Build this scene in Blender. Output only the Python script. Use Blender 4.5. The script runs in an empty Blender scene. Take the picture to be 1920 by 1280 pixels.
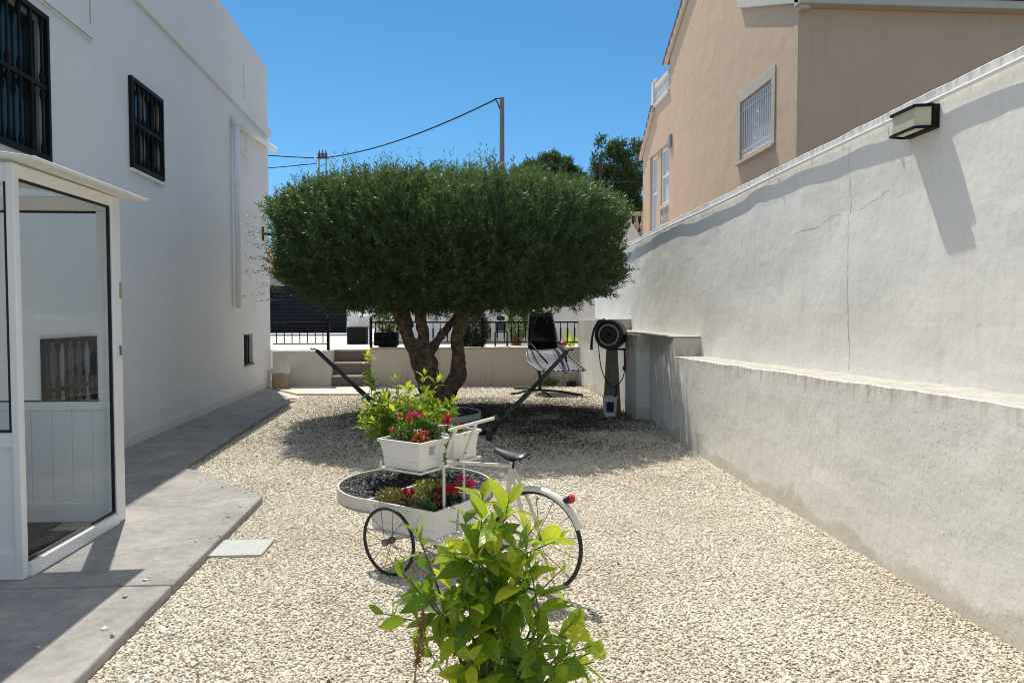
import bpy, bmesh, math, random
import numpy as np
from mathutils import Vector, Matrix
random.seed(7); rng = np.random.default_rng(7)
C = bpy.context.scene.collection
scene = bpy.context.scene
PI = math.pi
R = math.radians

# ------------------------------------------------------------ camera, sky, sun, exposure
CAM_H = 1.6; F_PX = 1330.0; PITCH = R(2.15); YAW = R(3.66)
cam = bpy.data.cameras.new('camera'); camo = bpy.data.objects.new('camera', cam); C.objects.link(camo)
camo.location = (0, 0, CAM_H); camo.rotation_euler = (R(90) - PITCH, 0, -YAW)
cam.sensor_width = 36; cam.lens = F_PX / 1920 * 36; cam.clip_start = 0.05; cam.clip_end = 2000
scene.camera = camo
SUN_DIR = Vector((1, -2.65, -5.45)).normalized()          # the way the light travels
SUN_EL = math.asin(-SUN_DIR.z); SUN_AZ = math.atan2(-SUN_DIR.x, -SUN_DIR.y)
w = bpy.data.worlds.new('World'); scene.world = w; w.use_nodes = True
nt = w.node_tree; bg = nt.nodes['Background']
sky = nt.nodes.new('ShaderNodeTexSky'); sky.sky_type = 'NISHITA'; sky.sun_disc = False
sky.sun_elevation = SUN_EL; sky.sun_rotation = SUN_AZ
sky.altitude = 0; sky.air_density = 0.92; sky.dust_density = 0.0; sky.ozone_density = 9.0
hs = nt.nodes.new('ShaderNodeHueSaturation'); hs.inputs['Hue'].default_value = 0.486; hs.inputs['Saturation'].default_value = 1.10; hs.inputs['Value'].default_value = 0.65     # a deep, dry Mediterranean blue
nt.links.new(sky.outputs[0], hs.inputs['Color']); 
# added pale, brighter sky overhead, out of view, to lift and neutralise shade; blue below
hv = nt.nodes.new('ShaderNodeHueSaturation'); hv.inputs['Saturation'].default_value = 0.30; hv.inputs['Value'].default_value = 1.15
wtc = nt.nodes.new('ShaderNodeTexCoord'); wsp = nt.nodes.new('ShaderNodeSeparateXYZ'); wmr = nt.nodes.new('ShaderNodeMapRange'); wmx = nt.nodes.new('ShaderNodeMix'); wmx.data_type = 'RGBA'
wmr.interpolation_type = 'SMOOTHSTEP'; wmr.inputs[1].default_value = 0.44; wmr.inputs[2].default_value = 0.75
nt.links.new(wtc.outputs['Generated'], wsp.inputs[0]); nt.links.new(wsp.outputs[2], wmr.inputs[0]); nt.links.new(sky.outputs[0], hv.inputs['Color'])
nt.links.new(wmr.outputs[0], wmx.inputs[0]); nt.links.new(hs.outputs[0], wmx.inputs[6]); nt.links.new(hv.outputs[0], wmx.inputs[7])
nt.links.new(wmx.outputs[2], bg.inputs[0]); bg.inputs[1].default_value = 0.135
sl = bpy.data.lights.new('sun', 'SUN'); so = bpy.data.objects.new('sun', sl); C.objects.link(so)
sl.energy = 3.15; sl.angle = R(0.5); sl.color = (1.0, 0.94, 0.83)
so.rotation_euler = SUN_DIR.to_track_quat('-Z', 'Y').to_euler(); so.location = (-5, 15, 30)
vs = scene.view_settings; vs.view_transform = 'Standard'; vs.look = 'None'; vs.gamma = 1; vs.exposure = 0.58
scene.cycles.filter_width = 1.0; scene.cycles.max_bounces = 10; scene.cycles.diffuse_bounces = 5; scene.cycles.transparent_max_bounces = 24

def at(u, v, Y):
    """Point of the photographed place seen at photo pixel (u,v), at depth Y (used to read positions off the photo)."""
    x = (u - 960) / F_PX; y = (640 - v) / F_PX
    fy = math.cos(PITCH) + y * math.sin(PITCH); fz = -math.sin(PITCH) + y * math.cos(PITCH)
    X = x * math.cos(YAW) + fy * math.sin(YAW); Yd = -x * math.sin(YAW) + fy * math.cos(YAW)
    t = Y / Yd
    return Vector((X * t, Y, CAM_H + fz * t))

# ------------------------------------------------------------ noise
def _hash(i, j, k=0):
    n = (i * 374761393 + j * 668265263 + k * 2147483647 * 3) & 0xffffffff
    n = ((n ^ (n >> 13)) * 1274126177) & 0xffffffff
    return ((n ^ (n >> 16)) & 0xffff) / 65535.0
def vnoise(x, y, seed=0):
    x = np.asarray(x, float); y = np.asarray(y, float)
    i = np.floor(x).astype(np.int64); j = np.floor(y).astype(np.int64); fx = x - i; fy = y - j
    fx = fx * fx * (3 - 2 * fx); fy = fy * fy * (3 - 2 * fy)
    a = _hash(i, j, seed); b = _hash(i + 1, j, seed); c = _hash(i, j + 1, seed); d = _hash(i + 1, j + 1, seed)
    return (a + (b - a) * fx) * (1 - fy) + (c + (d - c) * fx) * fy
def fbm(x, y, seed=0, o=4):
    s = 0; a = 0.5; f = 1.0
    for k in range(o):
        s = s + a * (vnoise(np.asarray(x) * f, np.asarray(y) * f, seed + k * 17) - 0.5); a *= .5; f *= 2.03
    return s

# ------------------------------------------------------------ materials
def newmat(name):
    m = bpy.data.materials.new(name); m.use_nodes = True
    n = m.node_tree; b = n.nodes['Principled BSDF']
    return m, n, b
def N(n, t, **kw):
    x = n.nodes.new(t)
    for k, v in kw.items(): setattr(x, k, v)
    return x
def ramp(n, stops):
    r = N(n, 'ShaderNodeValToRGB'); cr = r.color_ramp
    while len(cr.elements) < len(stops): cr.elements.new(0.5)
    for e, (p, c) in zip(cr.elements, stops): e.position = p; e.color = (c[0], c[1], c[2], 1)
    return r
def surf(name, col, rough=.6, var=.12, vscale=3, bump=None, metal=0, spec=.5, col2=None, coord='Object', grain=None):
    """A painted or raw surface: two tones mottled by noise, and a relief of noise."""
    m, n, b = newmat(name); L = n.links
    tc = N(n, 'ShaderNodeTexCoord')
    ns = N(n, 'ShaderNodeTexNoise'); ns.inputs['Scale'].default_value = vscale; ns.inputs['Detail'].default_value = 6; ns.inputs['Roughness'].default_value = .62
    L.new(tc.outputs[coord], ns.inputs['Vector'])
    c2 = col2 or tuple(c * (1 - var) for c in col)
    rp = ramp(n, [(.35, c2), (.68, col)])
    L.new(ns.outputs['Fac'], rp.inputs[0]); cc = rp.outputs[0]
    if grain:
        gn = N(n, 'ShaderNodeTexNoise'); gn.inputs['Scale'].default_value = grain[0]; gn.inputs['Detail'].default_value = 3; gn.inputs['Roughness'].default_value = .7; L.new(tc.outputs[coord], gn.inputs['Vector'])
        gr = ramp(n, [(.32, (1 - grain[1],) * 3), (.6, (1, 1, 1))]); L.new(gn.outputs['Fac'], gr.inputs[0]); cc = mix(n, 1.0, cc, gr.outputs[0], 'MULTIPLY')
    L.new(cc, b.inputs['Base Color'])
    b.inputs['Roughness'].default_value = rough; b.inputs['Metallic'].default_value = metal; b.inputs['Specular IOR Level'].default_value = spec
    if bump:
        prev = None
        for (sc, dist) in bump:
            q = N(n, 'ShaderNodeTexNoise'); q.inputs['Scale'].default_value = sc; q.inputs['Detail'].default_value = 5; q.inputs['Roughness'].default_value = .6
            L.new(tc.outputs[coord], q.inputs['Vector'])
            bp = N(n, 'ShaderNodeBump'); bp.inputs['Strength'].default_value = 1; bp.inputs['Distance'].default_value = dist
            L.new(q.outputs['Fac'], bp.inputs['Height'])
            if prev: L.new(prev.outputs[0], bp.inputs['Normal'])
            prev = bp
        L.new(prev.outputs[0], b.inputs['Normal'])
    return m
def mix(n, fac, a, b, blend='MIX'):
    x = N(n, 'ShaderNodeMix', data_type='RGBA', blend_type=blend)
    for s, v in ((x.inputs[0], fac), (x.inputs[6], a), (x.inputs[7], b)):
        if hasattr(v, 'links') or hasattr(v, 'is_linked'): n.links.new(v, s)
        elif isinstance(v, (int, float)): s.default_value = v
        else: s.default_value = (v[0], v[1], v[2], 1)
    return x.outputs[2]
def stained_plaster(name, col, stain, base_band=None, bump=((2.5, .012), (14, .003), (70, .001)), streak=.5, topline=None, pits=False):
    """Old painted render: cloudy tone, drip streaks running down, a bare band of another render along the foot."""
    m, n, b = newmat(name); L = n.links
    tc = N(n, 'ShaderNodeTexCoord'); o = tc.outputs['Object']
    n1 = N(n, 'ShaderNodeTexNoise'); n1.inputs['Scale'].default_value = 1.3; n1.inputs['Detail'].default_value = 7; L.new(o, n1.inputs['Vector'])
    r1 = ramp(n, [(.3, tuple(c * .95 for c in col)), (.7, col)]); L.new(n1.outputs['Fac'], r1.inputs[0])
    mp = N(n, 'ShaderNodeMapping'); mp.inputs['Scale'].default_value = (9, 9, .9); L.new(o, mp.inputs['Vector'])
    n2 = N(n, 'ShaderNodeTexNoise'); n2.inputs['Scale'].default_value = 1.2; n2.inputs['Detail'].default_value = 5; L.new(mp.outputs[0], n2.inputs['Vector'])
    r2 = ramp(n, [(.56, (0, 0, 0)), (.78, (1, 1, 1))]); L.new(n2.outputs['Fac'], r2.inputs[0])
    mu = N(n, 'ShaderNodeMath', operation='MULTIPLY'); L.new(r2.outputs[0], mu.inputs[0]); mu.inputs[1].default_value = streak
    c = mix(n, mu.outputs[0], r1.outputs[0], stain)
    if base_band:
        sp = N(n, 'ShaderNodeSeparateXYZ'); L.new(o, sp.inputs[0])
        n3 = N(n, 'ShaderNodeTexNoise'); n3.inputs['Scale'].default_value = 1.7; n3.inputs['Detail'].default_value = 8; L.new(o, n3.inputs['Vector'])
        ma = N(n, 'ShaderNodeMath', operation='MULTIPLY_ADD'); L.new(n3.outputs['Fac'], ma.inputs[0]); ma.inputs[1].default_value = -.62; L.new(sp.outputs[2], ma.inputs[2])
        r3 = ramp(n, [(.0, (1, 1, 1)), (.035, (0, 0, 0))]); 
        ad = N(n, 'ShaderNodeMath', operation='ADD'); L.new(ma.outputs[0], ad.inputs[0]); ad.inputs[1].default_value = .2
        L.new(ad.outputs[0], r3.inputs[0])
        c = mix(n, r3.outputs[0], c, base_band)
    if topline:     # drips running down from the top edge, whose height falls along the wall
        z0_, y0_, k_ = topline; sp2 = N(n, 'ShaderNodeSeparateXYZ'); gp = N(n, 'ShaderNodeNewGeometry'); L.new(gp.outputs['Position'], sp2.inputs[0])
        m1 = N(n, 'ShaderNodeMath', operation='MULTIPLY_ADD'); L.new(sp2.outputs[1], m1.inputs[0]); m1.inputs[1].default_value = -k_; m1.inputs[2].default_value = z0_ + k_ * y0_
        m2 = N(n, 'ShaderNodeMath', operation='SUBTRACT'); L.new(m1.outputs[0], m2.inputs[0]); L.new(sp2.outputs[2], m2.inputs[1])
        mp2 = N(n, 'ShaderNodeMapping'); mp2.inputs['Scale'].default_value = (16, 16, 1.0); L.new(o, mp2.inputs['Vector'])
        n4 = N(n, 'ShaderNodeTexNoise'); n4.inputs['Scale'].default_value = 1.0; n4.inputs['Detail'].default_value = 4; L.new(mp2.outputs[0], n4.inputs['Vector'])
        m3 = N(n, 'ShaderNodeMapRange'); L.new(n4.outputs['Fac'], m3.inputs[0]); m3.inputs[1].default_value = .42; m3.inputs[2].default_value = .75; m3.inputs[3].default_value = .0; m3.inputs[4].default_value = .22
        m4 = N(n, 'ShaderNodeMath', operation='SUBTRACT'); L.new(m3.outputs[0], m4.inputs[0]); L.new(m2.outputs[0], m4.inputs[1])
        m5 = N(n, 'ShaderNodeMapRange'); L.new(m4.outputs[0], m5.inputs[0]); m5.inputs[1].default_value = -.01; m5.inputs[2].default_value = .12; m5.inputs[4].default_value = .55
        c = mix(n, m5.outputs[0], c, (.42, .35, .25))
    gn = N(n, 'ShaderNodeTexNoise'); gn.inputs['Scale'].default_value = 26; gn.inputs['Detail'].default_value = 5; gn.inputs['Roughness'].default_value = .7; L.new(o, gn.inputs['Vector'])
    gr = ramp(n, [(.30, (.93, .93, .93)), (.55, (1, 1, 1))]); L.new(gn.outputs['Fac'], gr.inputs[0]); c = mix(n, 1.0, c, gr.outputs[0], 'MULTIPLY')
    if pits:
        gn = N(n, 'ShaderNodeTexNoise'); gn.inputs['Scale'].default_value = 48; gn.inputs['Detail'].default_value = 2; L.new(o, gn.inputs['Vector'])
        gr = ramp(n, [(.29, (.70, .68, .65)), (.37, (1, 1, 1))]); L.new(gn.outputs['Fac'], gr.inputs[0]); c = mix(n, 1.0, c, gr.outputs[0], 'MULTIPLY')
    L.new(c, b.inputs['Base Color']); b.inputs['Roughness'].default_value = .85; b.inputs['Specular IOR Level'].default_value = .2
    prev = None
    for (sc, dist) in bump:
        q = N(n, 'ShaderNodeTexNoise'); q.inputs['Scale'].default_value = sc; q.inputs['Detail'].default_value = 5; L.new(o, q.inputs['Vector'])
        bp = N(n, 'ShaderNodeBump'); bp.inputs['Distance'].default_value = dist; L.new(q.outputs['Fac'], bp.inputs['Height'])
        if prev: L.new(prev.outputs[0], bp.inputs['Normal'])
        prev = bp
    L.new(prev.outputs[0], b.inputs['Normal'])
    return m
def leafmat(name, stops, trans=.35, tcol=(.25, .4, .04), rough=.4, back=None, veins=False):
    """Leaves: each leaf its own tone, glossy top, light passing through."""
    m, n, b = newmat(name); L = n.links
    g = N(n, 'ShaderNodeNewGeometry')
    rp = ramp(n, stops); L.new(g.outputs['Random Per Island'], rp.inputs[0])
    col = rp.outputs[0]
    if back: col = mix(n, g.outputs['Backfacing'], col, back)
    tcolr = rp.outputs[0]
    if veins:
        at_ = N(n, 'ShaderNodeAttribute', attribute_name='leaf_place'); sp = N(n, 'ShaderNodeSeparateXYZ'); L.new(at_.outputs['Vector'], sp.inputs[0])
        ab = N(n, 'ShaderNodeMath', operation='ABSOLUTE'); L.new(sp.outputs[0], ab.inputs[0])
        rb = N(n, 'ShaderNodeMapRange'); L.new(ab.outputs[0], rb.inputs[0]); rb.inputs[1].default_value = .03; rb.inputs[2].default_value = .12; rb.inputs[3].default_value = 1; rb.inputs[4].default_value = 0
        m1 = N(n, 'ShaderNodeMath', operation='MULTIPLY_ADD'); L.new(ab.outputs[0], m1.inputs[0]); m1.inputs[1].default_value = -.17; L.new(sp.outputs[1], m1.inputs[2])
        m2 = N(n, 'ShaderNodeMath', operation='MULTIPLY'); L.new(m1.outputs[0], m2.inputs[0]); m2.inputs[1].default_value = 52
        sn = N(n, 'ShaderNodeMath', operation='SINE'); L.new(m2.outputs[0], sn.inputs[0])
        vr = N(n, 'ShaderNodeMapRange'); L.new(sn.outputs[0], vr.inputs[0]); vr.inputs[1].default_value = .55; vr.inputs[2].default_value = 1; vr.inputs[4].default_value = .4
        mxm = N(n, 'ShaderNodeMath', operation='MAXIMUM'); L.new(rb.outputs[0], mxm.inputs[0]); L.new(vr.outputs[0], mxm.inputs[1])
        f_ = N(n, 'ShaderNodeMath', operation='MULTIPLY'); L.new(mxm.outputs[0], f_.inputs[0]); f_.inputs[1].default_value = .55
        lt = mix(n, 1.0, col, (1.9, 1.6, 1.9), 'MULTIPLY'); col = mix(n, f_.outputs[0], col, lt)
        # blotchy tone along the blade
        tb = N(n, 'ShaderNodeTexCoord'); nb = N(n, 'ShaderNodeTexNoise'); nb.inputs['Scale'].default_value = 38; nb.inputs['Detail'].default_value = 3; L.new(tb.outputs['Object'], nb.inputs['Vector'])
        rb2 = ramp(n, [(.3, (.72, .78, .8)), (.7, (1.1, 1.06, 1))]); L.new(nb.outputs['Fac'], rb2.inputs[0]); col = mix(n, 1.0, col, rb2.outputs[0], 'MULTIPLY')
        bp = N(n, 'ShaderNodeBump'); bp.inputs['Distance'].default_value = .004; bp.invert = True; bp.inputs['Strength'].default_value = .8; L.new(mxm.outputs[0], bp.inputs['Height']); L.new(bp.outputs[0], b.inputs['Normal'])
        tcolr = col
    L.new(col, b.inputs['Base Color']); b.inputs['Roughness'].default_value = rough
    t = N(n, 'ShaderNodeBsdfTranslucent')
    tm = mix(n, .55, tcolr, tcol); L.new(tm, t.inputs[0])
    mx = N(n, 'ShaderNodeMixShader'); mx.inputs[0].default_value = trans
    L.new(b.outputs[0], mx.inputs[1]); L.new(t.outputs[0], mx.inputs[2])
    L.new(mx.outputs[0], n.nodes['Material Output'].inputs[0])
    return m
def stonemat(name, stops, rough=.8, patch=False):
    m, n, b = newmat(name); L = n.links
    g = N(n, 'ShaderNodeNewGeometry'); rp = ramp(n, stops); L.new(g.outputs['Random Per Island'], rp.inputs[0])
    c = rp.outputs[0]
    if patch:    # dusty and washed patches across the yard
        pn = N(n, 'ShaderNodeTexNoise'); pn.inputs['Scale'].default_value = .9; pn.inputs['Detail'].default_value = 4; L.new(g.outputs['Position'], pn.inputs['Vector'])
        pr = ramp(n, [(.33, (.90, .87, .82)), (.60, (1.03, 1.03, 1.02))]); L.new(pn.outputs['Fac'], pr.inputs[0]); c = mix(n, 1.0, c, pr.outputs[0], 'MULTIPLY')
    L.new(c, b.inputs['Base Color']); b.inputs['Roughness'].default_value = rough; b.inputs['Specular IOR Level'].default_value = .25
    return m
def glassmat(name, tint=(.9, .95, .94), refl=1.0):
    m, n, b = newmat(name); L = n.links
    tr = N(n, 'ShaderNodeBsdfTransparent'); tr.inputs[0].default_value = (*tint, 1)
    gl = N(n, 'ShaderNodeBsdfGlossy'); gl.inputs['Roughness'].default_value = .02
    lw = N(n, 'ShaderNodeLayerWeight'); lw.inputs[0].default_value = .5
    pw = N(n, 'ShaderNodeMath', operation='POWER'); L.new(lw.outputs['Facing'], pw.inputs[0]); pw.inputs[1].default_value = 4.0
    mu = N(n, 'ShaderNodeMath', operation='MULTIPLY_ADD'); L.new(pw.outputs[0], mu.inputs[0]); mu.inputs[1].default_value = .55 * refl; mu.inputs[2].default_value = .025
    mx = N(n, 'ShaderNodeMixShader'); L.new(mu.outputs[0], mx.inputs[0]); L.new(tr.outputs[0], mx.inputs[1]); L.new(gl.outputs[0], mx.inputs[2])
    L.new(mx.outputs[0], n.nodes['Material Output'].inputs[0])
    return m
M = {}
M['stucco'] = surf('white_stucco', (.86, .86, .85), .9, .07, .7, [(2.2, .012), (38, .007), (110, .003)], spec=.15, grain=(42, .06))
M['plaster_upper'] = stained_plaster('old_white_plaster', (.90, .89, .85), (.70, .65, .56), streak=.35, topline=(3.08, 3.7, .0125))
M['plaster_lower'] = stained_plaster('weathered_white_render', (.84, .83, .79), (.64, .61, .55), base_band=(.69, .65, .575), topline=(1.17, 3.17, .0176), pits=True, bump=((3, .014), (16, .0032), (80, .0012)), streak=.3)
M['plaster_tan'] = stained_plaster('stained_cream_render', (.60, .55, .48), (.40, .28, .18), streak=.6)
M['ledge'] = surf('ledge_sun_toned', (.60, .575, .51), .85, .22, 5, [(20, .006)], spec=.2, grain=(30, .2))  # darker than the wall faces: full sun on the tops is toned down in the colour
M['white_pvc'] = surf('white_aluminium', (.88, .88, .86), .32, .03, 2)
M['cream_soffit'] = surf('porch_roof_white', (.80, .78, .72), .4, .03, 2)
M['iron'] = surf('black_iron', (.008, .009, .010), .6, .3, 20, [(60, .001)], spec=.2)
M['gasket'] = surf('black_rubber', (.01, .01, .01), .6, .2, 10)
M['glass'] = glassmat('clear_glass', (.98, .99, .99), .22)
M['darkglass'] = surf('dark_window_glass', (.014, .024, .022), .08, .3, 2, spec=.15)
M['shutter'] = surf('dark_shutter', (.10, .105, .09), .5, .2, 4)
M['winframe'] = surf('window_frame_white', (.30, .32, .32), .4, .05, 5)
M['crack'] = surf('crack_shade', (.48, .46, .43), .95, .4, 30)
M['concrete'] = surf('path_concrete', (.41, .39, .36), .75, .28, 2.6, [(6, .008), (60, .002)], spec=.35, col2=(.28, .27, .26), grain=(14, .2))
M['concrete_light'] = surf('pale_concrete', (.62, .60, .55), .85, .1, 6, [(40, .002)])
M['slab'] = surf('inspection_cover', (.47, .49, .46), .8, .07, 8, [(80, .001)])
M['gravel_base'] = surf('gravel_bed', (.66, .585, .46), .9, .2, 60, [(70, .005)])
M['gravel'] = stonemat('cream_gravel', [(0, (.48, .38, .28)), (.06, (.63, .57, .46)), (.5, (.71, .66, .56)), (.93, (.76, .72, .63)), (1, (.74, .74, .70))], patch=True)
M['blackstone'] = stonemat('black_chippings', [(0, (.02, .022, .025)), (.7, (.05, .055, .06)), (.93, (.13, .14, .15)), (1, (.35, .36, .37))], .6)
M['litter'] = stonemat('dry_leaf_litter', [(0, (.04, .027, .018)), (.75, (.085, .056, .034)), (1, (.16, .10, .055))])
M['earth'] = surf('bare_earth', (.22, .18, .13), .95, .4, .5, [(5, .05)])
M['soil'] = surf('potting_soil', (.04, .028, .02), .95, .4, 40, [(60, .02)])
M['ring'] = surf('white_planter_ring', (.66, .65, .60), .6, .1, 8)
M['bark'] = surf('olive_bark', (.40, .285, .205), .95, .0, 11, [(7, .05), (34, .03)], spec=.1, col2=(.14, .088, .06), grain=(30, .45))
M['olive'] = leafmat('olive_leaf', [(0, (.010, .026, .009)), (.5, (.020, .048, .014)), (.86, (.038, .078, .024)), (1, (.085, .13, .06))], .34, (.26, .45, .08), .5, back=(.05, .08, .045))
M['pine'] = leafmat('pine_needles', [(0, (.016, .04, .012)), (.6, (.05, .095, .022)), (1, (.12, .17, .03))], .2, (.15, .22, .02), .6)
M['lemon_old'] = leafmat('citrus_leaf', [(0, (.045, .13, .014)), (.4, (.09, .22, .02)), (.75, (.16, .30, .026)), (1, (.28, .40, .035))], .45, (.52, .68, .04), .22, veins=True)
M['lemon_new'] = leafmat('young_citrus_leaf', [(0, (.16, .32, .02)), (.5, (.34, .46, .03)), (1, (.58, .58, .05))], .5, (.72, .82, .06), .3, veins=True)
M['stem_green'] = surf('green_stem', (.14, .17, .05), .6, .3, 20)
M['twig'] = surf('brown_twig', (.14, .09, .05), .8, .4, 30)
M['drystalk'] = surf('dry_seed_stalk', (.42, .26, .12), .9, .4, 60)
M['herb'] = leafmat('small_green_leaf', [(0, (.03, .11, .02)), (.6, (.07, .18, .03)), (1, (.16, .26, .05))], .35, (.3, .45, .05), .5)
M['sedum'] = leafmat('bronze_green_leaf', [(0, (.10, .08, .03)), (.5, (.20, .19, .06)), (.8, (.32, .26, .09)), (1, (.30, .11, .05))], .3, (.4, .4, .08), .5)
M['sedum_yellow'] = leafmat('yellow_green_leaf', [(0, (.16, .17, .03)), (.5, (.34, .36, .06)), (1, (.48, .48, .11))], .3, (.5, .5, .08), .5)
M['rust_leaf'] = leafmat('orange_leaf', [(0, (.20, .05, .02)), (.5, (.42, .14, .03)), (1, (.55, .22, .05))], .3, (.6, .2, .03), .5)
M['pink_flower'] = leafmat('pink_petals', [(0, (.55, .02, .09)), (.5, (.70, .05, .16)), (1, (.75, .14, .22))], .25, (.8, .1, .2), .6)
M['red_flower'] = leafmat('red_petals', [(0, (.32, .008, .025)), (.6, (.52, .015, .05)), (1, (.62, .04, .07))], .25, (.7, .03, .06), .6)
M['white_paint'] = surf('white_trike_paint', (.78, .75, .66), .45, .12, 9, [(50, .0008)])
M['rust'] = surf('rust', (.16, .07, .03), .9, .4, 60)
M['planter'] = surf('white_plastic', (.80, .79, .77), .4, .05, 4)
M['sticker'] = surf('grey_teal_sticker', (.38, .48, .48), .4, .25, 40)
M['tyre'] = surf('black_tyre', (.018, .017, .017), .6, .2, 30)
M['steel'] = surf('dull_steel', (.24, .22, .21), .4, .3, 40, metal=.8)
M['saddle'] = surf('dark_vinyl', (.035, .037, .042), .36, .2, 10)
M['reflector'] = surf('red_reflector', (.55, .012, .015), .2, .1, 20)
M['hammock'] = surf('dark_grey_steel', (.035, .038, .042), .35, .2, 10)
M['sling_black'] = surf('black_sling', (.009, .009, .010), .9, .2, 20, spec=.05)
M['sling'] = surf('grey_sling', (.13, .14, .175), .65, .2, 12)
M['lacing'] = surf('pale_frame_tube', (.27, .28, .30), .35, .1, 10)
M['board'] = surf('weathered_board', (.30, .25, .18), .85, .3, 6, [(30, .003)])
M['board_edge'] = surf('yellow_board', (.52, .34, .10), .8, .25, 6)
M['hose'] = surf('black_hose', (.014, .014, .015), .4, .2, 10)
M['reelring'] = surf('grey_reel_rim', (.48, .45, .40), .5, .1, 10)
M['redplastic'] = surf('red_plastic', (.45, .03, .03), .4, .1, 10)
M['label_dark'] = surf('dark_label', (.02, .02, .06), .4, .2, 50)
M['bag'] = surf('sandy_sack', (.42, .33, .23), .7, .2, 6, [(9, .02)])
M['bag_top'] = surf('clear_plastic_sack_top', (.72, .70, .66), .25, .1, 7, [(12, .03)])
M['tile'] = surf('terrace_tile', (.66, .63, .59), .6, .06, 1.2)
M['tread'] = surf('step_tread', (.66, .63, .59), .6, .06, 3)
M['riser'] = surf('brown_step_riser', (.20, .155, .125), .7, .15, 8)
M['navy'] = surf('navy_gate_paint', (.006, .008, .02), .6, .2, 3, spec=.2)
M['planter_dark'] = surf('anthracite_planter', (.007, .008, .011), .6, .2, 3, spec=.2)
M['white_wall'] = surf('white_boundary_wall', (.78, .78, .78), .9, .06, 2, [(30, .004)])
M['dark_bush'] = leafmat('dark_bush_leaf', [(0, (.008, .02, .008)), (.7, (.02, .04, .014)), (1, (.05, .08, .02))], .2, (.1, .2, .03), .5)
M['pink_wall'] = stained_plaster('pink_render', (.72, .505, .345), (.57, .39, .26), bump=((2, .02), (40, .004)), streak=.45)
M['stone_trim'] = surf('cream_stone_trim', (.60, .54, .43), .85, .15, 8, [(30, .004)])
M['eave'] = surf('cream_eave', (.66, .60, .50), .8, .1, 5)
M['roof_tile'] = surf('terracotta_tile', (.36, .16, .09), .8, .4, 8)
M['balus'] = surf('pale_balustrade', (.66, .56, .50), .8, .1, 5)
M['balus_white'] = surf('white_balustrade', (.80, .78, .76), .7, .08, 5)
M['white_grille'] = surf('white_grille_paint', (.80, .80, .82), .4, .05, 10)
M['shutter_white'] = surf('white_roller_shutter', (.60, .61, .63), .5, .1, 3)
M['diffuser'] = surf('opal_lamp_glass', (.62, .60, .42), .3, .05, 4)
M['pole'] = surf('grey_pole', (.19, .18, .17), .85, .25, 5)
M['pole_wood'] = surf('dark_wood_pole', (.06, .05, .045), .9, .3, 5)
M['porcelain'] = surf('brown_insulator', (.14, .06, .045), .4, .3, 5)
M['galv'] = surf('galvanised_pole_head', (.42, .43, .43), .5, .2, 5, metal=.4)
M['wire'] = surf('overhead_wire', (.03, .03, .035), .6, .2, 5)
M['mat_dark'] = surf('dark_green_mat', (.02, .03, .028), .95, .3, 40)
M['mat_brown'] = surf('brown_door_mat', (.055, .042, .028), .95, .3, 60)
M['mat_black'] = surf('black_mat_stripe', (.01, .009, .009), .95, .3, 40)
M['gold'] = surf('brass_plate', (.50, .42, .22), .4, .1, 20, metal=.3)
M['yellow'] = surf('yellow_paint', (.62, .45, .10), .6, .1, 10)
M['terracotta'] = surf('terracotta_pot', (.38, .14, .09), .8, .2, 10)

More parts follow.
